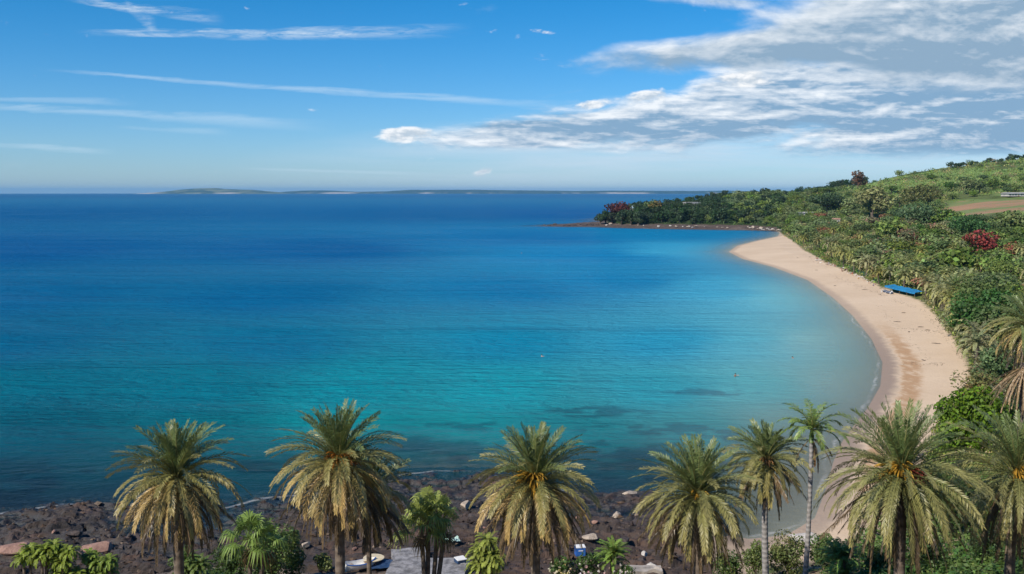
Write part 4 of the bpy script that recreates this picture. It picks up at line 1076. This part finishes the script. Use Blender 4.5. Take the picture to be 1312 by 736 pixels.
def rowboat(label, loc, rz, L=4.2, w=1.5, h=.7, hullm=None, trimm=None, name='rowing_boat'):
    root = empty(name, loc, rz, label, 'boat')
    ts = np.linspace(-1, 1, 15); prof = []
    for t in ts:
        wd_ = w / 2 * (1 - max(0, t) ** 2.4 * .97) * (1 - .25 * max(0, -t) ** 2); sheer = h * (1 + .35 * t * t)
        row = []
        for a in np.linspace(0, math.pi, 9): row.append((t * L / 2, wd_ * math.cos(a), sheer - sheer * math.sin(a) ** .7 * (1 - .35 * max(0, t) ** 3)))
        prof.append(row)
    hb = MB(); P_ = np.array(prof); hb.add(P_, grid_quads(15, 9)); 
    I_ = P_ * np.array([.96, .92, 1]) + np.array([0, 0, .05]); hb.add(I_, grid_quads(15, 9)[:, ::-1])
    tr0 = P_[0]; hb.add(tr0, None, [(0, i, i + 1) for i in range(1, 8)])
    hb.build('hull', hullm, root, smooth=True)
    gb = MB()
    for sd in (0, 8): tube(gb, P_[:, sd], .05, 5)
    gb.build('gunwale', trimm, root)
    for x_ in (-.25, .2): 
        tb_ = MB(); box(tb_, (x_ * L, 0, h * .72), (.28, w * .84, .05)); tb_.build('thwart', M_wood, root)
    return root
def local(o, x_, y_, z_=0): return Vector((a0.x + math.cos(rz) * x_ - math.sin(rz) * y_, a0.y + math.sin(rz) * x_ + math.cos(rz) * y_, z_))
for k, (x_, y_) in enumerate(((4.2, -2.6), (8.2, -3.0))):
    p = local(0, x_, y_); p.z = hz_at(p.x, p.y) + .02
    rowboat(('dark blue rowing boat drawn up before the left half of the awning', 'dark blue rowing boat drawn up before the right half of the awning')[k], p, rz + .15, 4.0, 1.5, .7, M_navy, M_white)
def chair(loc, rz_, label):
    o = empty('beach_chair', loc, rz_, label, 'chair', 'white chairs by the awning')
    mb = MB(); box(mb, (0, 0, .4), (.5, .5, .05)); mb.build('seat', M_white, o)
    mb = MB(); box(mb, (0, .27, .72), (.5, .05, .55), tilt=-.15); mb.build('backrest', M_white, o)
    for sx in (-1, 1):
        for sy in (-1, 1):
            mb = MB(); tube(mb, [(sx * .22, sy * .22, 0), (sx * .22, sy * .22, .4)], .025, 5); mb.build('leg', M_white, o)
for x_, y_ in ((2.2, -2.0), (3.0, -4.0), (6.0, -3.8), (9.8, -3.6), (7.0, -2.0), (1.4, -2.6)):
    p = local(0, x_, y_); p.z = hz_at(p.x, p.y); chair(p, random.uniform(0, 6), 'white beach chair in front of the long blue awning')

# people: one skinned body each
def person(label, loc, rz_, pose='stand', cloth='red', scale=1.0, group=None):
    root = empty('person', loc, rz_, label, 'person', group)
    if pose == 'stand': J = [(0, 0, .95), (0, 0, 1.2), (0, 0, 1.42), (0, 0, 1.52), (0, -.02, 1.66), (.19, 0, 1.4), (.25, -.02, 1.12), (.24, -.1, .88), (-.19, 0, 1.4), (-.25, -.02, 1.12), (-.24, -.1, .88), (.1, 0, .9), (.11, -.03, .5), (.12, 0, .06), (.12, -.16, .03), (-.1, 0, .9), (-.11, -.03, .5), (-.12, 0, .06), (-.12, -.16, .03)]
    elif pose == 'sit': J = [(0, 0, .14), (0, .03, .4), (0, .04, .62), (0, .03, .72), (0, 0, .86), (.19, .03, .6), (.27, .1, .35), (.25, .02, .12), (-.19, .03, .6), (-.27, .1, .35), (-.25, .02, .12), (.1, -.02, .14), (.13, -.42, .38), (.13, -.7, .08), (.13, -.84, .05), (-.1, -.02, .14), (-.13, -.42, .38), (-.13, -.7, .08), (-.13, -.84, .05)]
    else: J = [(0, .1, -.6), (0, .05, -.3), (0, 0, -.02), (0, -.02, .09), (0, -.05, .24), (.19, 0, -.04), (.45, -.15, .0), (.6, -.4, .02), (-.19, 0, -.04), (-.45, -.15, .0), (-.55, -.42, .02), (.1, .15, -.65), (.12, .3, -1.0), (.12, .6, -1.3), (.12, .75, -1.35), (-.1, .15, -.65), (-.12, .3, -1.0), (-.12, .6, -1.3), (-.12, .75, -1.35)]
    E = [(0, 1), (1, 2), (2, 3), (3, 4), (2, 5), (5, 6), (6, 7), (2, 8), (8, 9), (9, 10), (0, 11), (11, 12), (12, 13), (13, 14), (0, 15), (15, 16), (16, 17), (17, 18)]
    RD_ = [.14, .13, .13, .055, .11, .065, .048, .035, .065, .048, .035, .095, .065, .045, .04, .095, .065, .045, .04]
    bb = MB(); 
    for (i, j) in E:
        p, q_ = np.array(J[i]), np.array(J[j])
    me = bpy.data.meshes.new('person_body'); me.from_pydata(J, E, []); o = bpy.data.objects.new('body', me); COL.objects.link(o)
    md = o.modifiers.new('skin', 'SKIN'); me.materials.append(M_skin)
    sv = me.skin_vertices[0].data if me.skin_vertices else None
    if sv is None:
        import bmesh
        bm = bmesh.new(); bm.from_mesh(me); bm.verts.layers.skin.verify(); bm.to_mesh(me); bm.free(); sv = me.skin_vertices[0].data
    for k, r_ in enumerate(RD_): sv[k].radius = (r_ * (1.25 if k in (0, 1, 2) else 1), r_); sv[k].use_root = (k == 0)
    o.modifiers.new('sub', 'SUBSURF').levels = 1; o.modifiers['sub'].render_levels = 1
    o.parent = root
    hm = MB(); hd = np.array(J[4]); leaves(hm, hd + np.array([0, .03, .05]), .115, 60, .05, rs(3), (.04, .025, .015)); hm.build('hair', M_shrub, root)
    if pose != 'swim':
        cm = MB(); h0, h1 = np.array(J[0]), np.array(J[2])
        tube(cm, [h0 - np.array([0, 0, .1]), h0, (h0 + h1) / 2, h1], [.19, .2, .18, .17], 10); cm.build('clothing', M_cloth[cloth], root, smooth=True)
    root.scale = (scale,) * 3
    return root
def on(px, py): g = gnd(px, py); return g
w_ = onz(942, 483); person('swimmer with arms spread in the pale turquoise shallows nearest the beach', (w_[0], w_[1], .35), .4, 'swim', scale=1.15)
w_ = onz(1015, 459); person('swimmer close to the sandy shore, far right of the swimmers', (w_[0], w_[1], .05), 1.4, 'swim')
w_ = onz(694, 457); person('swimmer in open blue water left of the bay middle', (w_[0], w_[1], .1), 2.0, 'swim', scale=1.1)
w_ = onz(668, 325); person('farthest swimmer out in the blue bay', (w_[0], w_[1], .3), 1.0, 'swim', scale=1.2)
ppl = [(1078, 348, 'stand', 'red', 'person in red standing on the sand below the grove'), (1086, 351, 'sit', 'white', 'person in white sitting at the top of the beach'), (1092, 353.5, 'stand', 'red', 'person in red standing right of the one sitting in white'),
       (1100, 358, 'sit', 'yellow', 'person in yellow sitting among the stones'), (1107, 361, 'stand', 'white', 'person in white standing near the blue awning'), (1113, 364, 'stand', 'black', 'person in black standing near the blue awning'), (1119, 367, 'sit', 'blue', 'person in blue sitting beside the blue awning'), (1062, 340, 'stand', 'blue', 'person in blue farthest along the top of the beach')]
for px, py, po, cl, lb in ppl: person(lb, on(px, py), random.uniform(0, 6), po, cl)
# green net fence by the grove
nf = empty('net_fence', gnd(1088, 345), 0, 'low green net fence at the edge of the palm grove', 'fence')
pa, pb_ = gnd(1088, 345), gnd(1128, 364)
M_net = plain('green net', (0.02, 0.12, 0.09), .8, .2)
dv2 = pb_ - pa
mb = MB(); N_ = 24
for k in range(N_):
    q0 = dv2 * (k / N_); q1 = dv2 * ((k + 1) / N_)
    z0 = hz_at(pa.x + q0.x, pa.y + q0.y) - pa.z; z1 = hz_at(pa.x + q1.x, pa.y + q1.y) - pa.z
    for hh_ in np.linspace(.15, 1.7, 9): tube(mb, [(q0.x, q0.y, z0 + hh_), (q1.x, q1.y, z1 + hh_)], .03, 4, cap=False)
mb.build('net', M_net, nf)
for k in range(0, N_ + 1, 4):
    q0 = dv2 * (k / N_); z0 = hz_at(pa.x + q0.x, pa.y + q0.y) - pa.z
    mb = MB(); tube(mb, [(q0.x, q0.y, z0 - .3), (q0.x, q0.y, z0 + 1.9)], .06, 5); mb.build('post', M_net, nf)

# drift wood and weed on the sand
spots = [(1180, 420), (1189, 424), (1165, 426), (1183, 463), (1226, 484), (1158, 402), (1128, 378), (1070, 367), (1048, 338), (1038, 330), (1022, 331), (1046, 347), (1210, 416), (1150, 413), (1108, 372), (1200, 441)]
for px, py in spots:
    g = gnd(px, py); r_ = random.uniform(.5, 1.3); a = random.uniform(-1.4, 1.4)
    mb = MB(); tube(mb, [(-r_, 0, .12), (-r_ * .3, .15, .16), (r_ * .4, -.1, .12), (r_, .1, .1)], [.06, .1, .09, .04], 6); tube(mb, [(r_ * .2, 0, .12), (r_ * .6, .5, .22)], [.05, .03], 5)
    o = mb.build('driftwood', M_drift, loc=g, smooth=True); o.rotation_euler = (0, 0, a); tag(o, 'dark piece of driftwood lying on the open sand', 'driftwood', 'driftwood scattered on the beach')
wb = MB(); r_ = rs(77)
for (x0, y0, x1, y1, n) in ((1060, 352, 1135, 380, 150), (1150, 420, 1210, 428, 60), (1160, 466, 1215, 468, 40), (1030, 326, 1060, 343, 60), (1190, 405, 1240, 470, 90), (1140, 384, 1200, 404, 60), (1090, 360, 1200, 470, 70)):
    for k in range(n):
        t = r_.rand(); g = gnd(x0 + (x1 - x0) * t + r_.normal() * 2.5, y0 + (y1 - y0) * t + r_.normal() * 1.2)
        leaves(wb, (g.x, g.y, g.z + .05), (.3 * r_.uniform(.4, 1.4), .2, .05), 6, .09, r_, np.array((.10, .07, .045)) * r_.uniform(.6, 1.8), elong=3)
wo = wb.build('seaweed', M_shrub); tag(wo, 'thin lines of dried seaweed on the sand', kind='stuff')

# ------------------------------------------------------------------ things on the near bank
g = gnd(462, 732); rowboat('small white dinghy with blue trim beside the dark thin trunk', g + Vector((0, 0, .15)), .5, 3.2, 1.35, .65, M_white, M_bluep, 'dinghy')
g = gnd(479, 726); t = empty('round_table', g, 0, 'round cream table behind the white dinghy', 'table')
mb = MB(); th = np.linspace(0, 2 * math.pi, 33)[:-1]
ringv = [(1.05 * math.cos(a), 1.05 * math.sin(a), z_) for z_ in (.78, .84) for a in th]
mb.add(ringv + [(0, 0, .86), (0, 0, .78)], [(i, (i + 1) % 32, 32 + (i + 1) % 32, 32 + i) for i in range(32)], [(32 + i, 32 + (i + 1) % 32, 64) for i in range(32)] + [(65, (i + 1) % 32, i) for i in range(32)]); mb.build('tabletop', M_cream, t)
for k in range(4):
    a = k * math.pi / 2 + .4; mb = MB(); tube(mb, [(.5 * math.cos(a), .5 * math.sin(a), .78), (.7 * math.cos(a), .7 * math.sin(a), -.1)], .04, 6); mb.build('leg', M_wood, t)
def sheet(name, label, cat, px, py, w, d, h, rz_, mat, lump=.12, seed=0, thick=.06):
    g = gnd(px, py); n = 16
    U, V = np.meshgrid(np.linspace(-.5, .5, n), np.linspace(-.5, .5, n))
    ca, sa = math.cos(rz_), math.sin(rz_)
    Xl = U * w + (fbm(V * 3 + seed, V * 0 + seed) - .5) * .5; Yl = V * d + (fbm(U * 3 + seed + 5, U * 0) - .5) * .4
    Xw = Xl * ca - Yl * sa; Yw = Xl * sa + Yl * ca
    Zg = np.vectorize(lambda x_, y_: max(hz_at(g.x + x_, g.y + y_), rock_z(g.x + x_, g.y + y_)))(Xw, Yw) - g.z
    if mat is M_conc: Zg = np.full_like(Zg, np.percentile(Zg, 70)) + .1 * V
    Zt = Zg + h + lump * (fbm(U * 5 + seed, V * 5) - .3)
    topv = np.stack([Xw, Yw, Zt], -1); mb = MB(); mb.add(topv, grid_quads(n, n))
    rim = [(0, j) for j in range(n)] + [(i, n - 1) for i in range(1, n)] + [(n - 1, j) for j in range(n - 2, -1, -1)] + [(i, 0) for i in range(n - 2, 0, -1)]
    rv = np.array([topv[i, j] for i, j in rim]); bv = rv - np.array([0, 0, thick]); k = len(rim)
    mb.add(np.concatenate([rv, bv]), [(i, k + i, k + (i + 1) % k, (i + 1) % k) for i in range(k)])
    o = mb.build(name, mat, loc=g, smooth=False); tag(o, label, cat); return o
sheet('tarpaulin', 'dark blue tarpaulin spread on the bank beside the round table', 'tarpaulin', 497, 727, 3.4, 2.2, .18, .2, M_navy, .3, 3)
sheet('concrete_slab', 'large rough grey concrete slab below the fan palm', 'slab', 548, 733, 7.6, 4.6, .35, -.05, M_conc, .12, 4, .8)
sheet('concrete_slab', 'smaller grey concrete slab behind the large one', 'slab', 525, 717, 3.6, 2.4, .4, .2, M_conc, .15, 9, .8)
sheet('concrete_slab', 'pale slab on the bank at the foot of the dense golden palm', 'slab', 822, 733, 4.2, 2.0, .25, .1, plain('dusty slab', (.33, .29, .25), .95, .35, .8, bstr=.5), .12, 12, .6)
sheet('cloth', 'pale green cloth lying on the rocks right of the fan palm', 'cloth', 580, 700, 1.6, 1.0, .45, .7, M_palecl, .35, 6)
def crate(label, px, py, w, d, h, mat, lidm, rz_):
    g = gnd(px, py); o = empty('crate', (g.x, g.y, max(g.z, rock_z(g.x, g.y)) - .05), rz_, label, 'crate')
    mb = MB()
    for (c_, s_) in (((0, 0, .03), (w, d, .06)), ((0, -d / 2, h / 2), (w, .05, h - .01)), ((0, d / 2, h / 2), (w, .05, h - .01)), ((-w / 2, 0, h / 2), (.05, d - .06, h)), ((w / 2, 0, h / 2), (.05, d - .06, h))): box(mb, c_, s_)
    mb.build('body', mat, o); mb = MB(); box(mb, (0, -.02, h + .04), (w * 1.06, d * 1.06, .06), tilt=.06); mb.build('lid', lidm, o)
    mb = MB(); box(mb, (0, -d / 2 - .045, h * .65), (w * .5, .03, .08)); mb.build('handle', lidm, o)
crate('blue crate with pale lid among the flowering bushes', 743, 716, 1.0, .8, .9, M_bluep, M_white, .15)
crate('small blue and white crate on the slab right of the fan palm', 590, 729, .95, .9, 1.0, M_navy, M_white, .5)

# ------------------------------------------------------------------ houses on the slopes
def house(label, px, py, wpx, hpx, wallm, roofm, style='gable', rz_=0.0, nwin=3, d=None, floors=1, lift=0.0):
    g = gnd(px, py); k = g.y / F; w = wpx * k; h = hpx * k; d = d or w * .7
    o = empty('house', g + Vector((0, 0, lift - .4)), rz_, label, 'house')
    wh = h * (.68 if style == 'gable' else .9); mb = MB(); box(mb, (0, 0, wh / 2), (w, d, wh)); mb.build('wall', wallm, o)
    rb = MB()
    if style == 'gable':
        e = .05 * w; v = [(-w / 2 - e, -d / 2 - e, wh + .003), (w / 2 + e, -d / 2 - e, wh + .003), (w / 2 + e, d / 2 + e, wh + .003), (-w / 2 - e, d / 2 + e, wh + .003), (-w / 2 - e, 0, h), (w / 2 + e, 0, h)]
        rb.add(v, [(0, 1, 5, 4), (2, 3, 4, 5), (0, 3, 2, 1)], [(0, 4, 3), (1, 2, 5)])
    else: box(rb, (0, 0, wh + h * .05 + .003), (w * 1.06, d * 1.06, h * .1))
    rb.build('roof', roofm, o)
    for f in range(floors):
        for i in range(nwin):
            x_ = (i + .5) / nwin * w - w / 2; zc = wh * (f + .55) / floors; ww, hh2 = w / nwin * .42, wh / floors * .42
            if f == 0 and i == nwin // 2:
                mb = MB(); box(mb, (x_, -d / 2 - .06, wh / floors * .38), (ww, .1, wh / floors * .74)); mb.build('door', M_wood, o); continue
            mb = MB(); box(mb, (x_, -d / 2 - .05, zc), (ww, .09, hh2)); wn = mb.build('window', M_glass, o)
            mb = MB(); box(mb, (x_, -d / 2 - .1, zc - hh2 / 2 - .1), (ww * 1.2, .2, .16)); mb.build('sill', M_white, wn)
M_wallw = plain('weathered white wall', (0.46, 0.43, 0.39), .9, .25, .4); M_rust = plain('rusty roof', (0.30, 0.17, 0.12), .8, .4, .5); M_roofo = plain('weathered grey roof', (0.34, 0.33, 0.32), .8, .3, .4)
house('pale house with many windows half sunk in the trees of the headland', 886, 268, 18, 10, M_wallw, M_roofo, 'flat', .2, 4, floors=2, lift=-1)
house('pale blue roofed house on the headland between dark trees', 815, 276, 12, 10, M_wallw, M_roofb, 'gable', .3, 3, lift=1.5)
house('long low pale house in front of the wide dark flat topped tree', 1036, 277, 24, 5, M_wallw, M_roofo, 'gable', -.1, 5, lift=.5)
house('small pale house with rusty red roof above the palm grove', 1071, 288, 9, 6, M_wallw, M_rust, 'gable', -.2, 3, lift=2)
house('grey white roofed hut below the big red flowering tree', 1259, 343, 13, 6, M_wallw, M_roofo, 'gable', .15, 3, lift=2.0)
house('pale pink roofed hut above the dark round tree', 1250, 377, 10, 5, M_wallw, M_rust, 'gable', .3, 3, lift=2.5)
house('long pale building behind the ploughed field at the right edge', 1300, 252, 26, 5, M_wallw, M_roofo, 'gable', .05, 7, lift=.5)

# ------------------------------------------------------------------ air
hb = MB(); box(hb, (0, 29000, 110), (90000, 59400, 250))
m = bpy.data.materials.new('air'); m.use_nodes = True; nt = m.node_tree
for n_ in list(nt.nodes): nt.nodes.remove(n_)
o_ = nt.nodes.new('ShaderNodeOutputMaterial'); v_ = nt.nodes.new('ShaderNodeVolumePrincipled'); nt.links.new(v_.outputs[0], o_.inputs['Volume'])
v_.inputs['Color'].default_value = (0.24, 0.58, 0.95, 1); v_.inputs['Density'].default_value = 2.5e-5; v_.inputs['Anisotropy'].default_value = 0.0
hz_o = hb.build('haze', m); tag(hz_o, 'pale sea air over the bay', kind='stuff')

# ------------------------------------------------------------------ light and sky
SUN_EL = R(40); SUN_AZ = R(230)            # compass bearing from +Y towards +X: left and behind the camera
sd = Vector((math.sin(SUN_AZ) * math.cos(SUN_EL), math.cos(SUN_AZ) * math.cos(SUN_EL), math.sin(SUN_EL)))
L_ = bpy.data.lights.new('sun', 'SUN'); L_.energy = 4.9; L_.angle = R(.53); L_.color = (1, .92, .80)
so = bpy.data.objects.new('sun', L_); COL.objects.link(so); so.rotation_euler = sd.to_track_quat('Z', 'Y').to_euler(); so.location = (-100, -60, 200)

W = bpy.data.worlds.new('World'); sc.world = W; W.use_nodes = True; nt = W.node_tree
bg = nt.nodes['Background']; bg.inputs['Strength'].default_value = 0.1
sk = nt.nodes.new('ShaderNodeTexSky'); sk.sky_type = 'NISHITA'; sk.sun_disc = False; sk.sun_elevation = SUN_EL; sk.sun_rotation = SUN_AZ
sk.air_density = 1.0; sk.dust_density = 0.1; sk.ozone_density = 5.0; sk.altitude = 50
tc = nt.nodes.new('ShaderNodeTexCoord'); sp = nt.nodes.new('ShaderNodeSeparateXYZ'); nt.links.new(tc.outputs['Generated'], sp.inputs[0])
dx, dy, dz = [S(nt, sp.outputs[i]) for i in range(3)]
den = dy.mx(0.08)
u = dx / den * F + 656.0           # bearing and height of a sky direction, in the photograph's units (the sky is infinitely far)
w = (dz / den) * -F + YH
front = dy.step(0.08, 0.25)
hs = nt.nodes.new('ShaderNodeHueSaturation'); hs.inputs['Hue'].default_value = 0.5; hs.inputs['Saturation'].default_value = 1.15; hs.inputs['Value'].default_value = 1.0
nt.links.new(sk.outputs[0], hs.inputs['Color'])
tint = mixc(nt, dz.step(-0.02, 0.24), (0.64, 0.83, 1.14), (0.12, 0.75, 1.02))
skyc = mixc(nt, 1.0, S(nt, hs.outputs[0]), tint, 'MULTIPLY')

def ell(cx, cy, rx, ry, rot=0.0, p=1.0):
    """soft blob 1 in the middle falling to 0 at its rim"""
    ca, sa = math.cos(rot), math.sin(rot)
    a = ((u - cx) * ca + (w - cy) * sa) / rx; b_ = ((w - cy) * ca - (u - cx) * sa) / ry
    return (1.0 - (a * a + b_ * b_)).mx(0.0)
def fld(du, dw, scale_u, scale_w, det, rough, seed, dist=.0):
    return noise(nt, comb(nt, (u + du) / scale_u, (w + dw) / scale_w, seed), 1.0, det, rough, dist)
def cumulus(mask, su, sw, seed, k=2.2, thr=.0, soft=.35, lx=-7, ly=-9, relief=5.0, base=(.40, .48, .58), top=(.80, .84, .88), det=9, rough=.58, shade=None):
    n0 = fld(0, 0, su, sw, det, rough, seed, .35); n1 = fld(lx, ly, su, sw, det, rough, seed, .35)
    d = (mask + (n0 - .5) * k - thr)
    al = d.step(0, soft)
    m0 = fld(40, 20, su * .42, sw * .42, 6, .6, seed + 3, .2); m1 = fld(40 + lx * .5, 20 + ly * .5, su * .42, sw * .42, 6, .6, seed + 3, .2)
    lt = ((n0 - n1) * relief * .8 + (m0 - m1) * relief * .34 + .55)
    if shade is not None: lt = lt + shade.mx(-.36).mn(.26)
    lt = lt - d.step(.3, 1.6) * .26
    return al, mixc(nt, lt.clamp(), base, top)
layers = []
# thin veil low at the right and streaks of cirrus
v1 = fld(0, 0, 420, 26, 5, .6, 3.3, .3)
layers.append((ell(1050, 195, 760, 70, -.03) * v1.step(.25, .75) * .85, (.60, .70, .80)))
def streak(x0, y0, x1, y1, wid, amt, seed, bendy=0.0):
    t = ((u - x0) / (x1 - x0)); yc = t * (y1 - y0) + y0 + (t - .5).sq() * bendy - .25 * bendy
    n_ = fld(0, 0, 90, 10, 6, .65, seed, .4)
    dd = 1.0 - ((w - yc + (n_ - .5) * wid * 1.6) / (t.mx(0.0).mn(1.0) * .6 * wid + wid * .4)).sq()
    return dd.mx(0.0).pw(1.4) * .75 * t.step(-.02, .2) * (1.0 - t.step(.75, 1.05)) * (n_.step(.25, .6) * .7 + .3) * amt
for a_ in ((60, 92, 740, 138, 7, .5, 1.1, -10), (-60, 136, 420, 164, 10, .42, 1.7, 6), (-60, 182, 150, 196, 6, .4, 2.1, 0), (-60, 128, 180, 134, 6, .3, 2.6, 0), (150, 163, 300, 172, 6, .25, 6.4, 0), (300, 216, 560, 224, 4, .3, 8.4, 0)):
    layers.append((streak(*a_), (.62, .76, .86)))
n_c = fld(0, 0, 120, 16, 8, .66, 4.4, .6)
cir = (streak(95, 6, 290, 30, 10, 1.0, 7.7) + streak(110, 47, 590, 43, 11, 1.0, 7.1, -14) + streak(170, 10, 210, 44, 16, .5, 7.4)) * n_c.step(.28, .6)
layers.append(((cir * 1.1).mn(.8) * fld(9, 4, 46, 7, 7, .7, 2.4, .7).step(.3, .62), (.62, .73, .83)))
# second bank, streaky, low
mB = ell(1120, 165, 640, 60, .0) * 1.3 + ell(850, 150, 260, 45, -.1) * .8 + ell(620, 178, 170, 22, -.03) * 1.1 + ell(1000, 110, 170, 34, 0) * .7 + ell(1290, 135, 340, 80, 0) * 1.0 + ell(1150, 102, 290, 44, 0) * 1.15
al, cl = cumulus(mB - .5, 105, 26, 5.5, 2.6, .02, .95, -7, -8, 4.2, (.22, .36, .52), (.86, .89, .92), shade=(150.0 - w) / 110.0 + (880.0 - u) / 1300.0 + (fld(0, 0, 480, 17, 4, .55, 6.1, .3) - .5) * 2.6)
layers.append((al * (1.0 - w.step(186, 218)) * .94, cl))
# bright heads on top of it
mH = ell(760, 136, 36, 9, -.2) + ell(826, 128, 40, 13, -.1) + ell(952, 104, 42, 16, 0) + ell(520, 174, 60, 13, 0) + ell(618, 222, 20, 8, -.3) * .9 + ell(630, 43, 18, 6) * .55 + ell(698, 46, 26, 5) * .6 + ell(720, 90, 30, 8) * .5
al, cl = cumulus(mH * .9, 34, 15, 9.2, 2.0, .32, .5, -4, -5, 4.5, (.50, .58, .66), (.93, .93, .93))
layers.append((al * .9, cl))
# big upper bank
mA = ell(1230, 54, 370, 82, .02) * 1.7 + ell(900, 74, 235, 30, -.06) * 1.15 + ell(1280, 10, 330, 100, 0) * 1.1 + ell(880, 2, 100, 20, .05) * 1.0
al, cl = cumulus(mA - .35, 130, 50, 2.2, 2.1, .03, 1.05, -9, -12, 3.4, (.25, .375, .51), (.80, .84, .88), shade=(58.0 - w) / 90.0 + (920.0 - u) / 900.0 + (fld(0, 0, 300, 40, 4, .55, 8.1, .3) - .5) * 1.6)
layers.append((al, cl))
for al, cl in layers:
    f = (al * front).clamp()
    if isinstance(cl, tuple): cl = tuple(k * 10 for k in cl)
    else:
        cl = mixc(nt, 1.0, cl, (10, 10, 10), 'MULTIPLY')
    skyc = mixc(nt, f, skyc, cl)
nt.links.new(skyc.k, bg.inputs['Color'])
W.cycles.sampling_method = 'MANUAL'; W.cycles.sample_map_resolution = 512

# ------------------------------------------------------------------ camera and render
cam = bpy.data.cameras.new('camera'); co = bpy.data.objects.new('camera', cam); COL.objects.link(co)
cam.sensor_width = 36; cam.lens = 36 * F / 1312; cam.clip_end = 100000; cam.clip_start = .5
co.location = (0, 0, H); co.rotation_euler = (math.pi / 2 - PITCH, 0, 0); sc.camera = co
vs = sc.view_settings; vs.view_transform = 'Standard'; vs.look = 'None'; vs.exposure = 0.18; vs.gamma = 1; vs.use_curve_mapping = False
sc.render.engine = 'CYCLES'
cy = sc.cycles; cy.max_bounces = 6; cy.diffuse_bounces = 2; cy.glossy_bounces = 2; cy.transmission_bounces = 3; cy.transparent_max_bounces = 8; cy.volume_bounces = 0
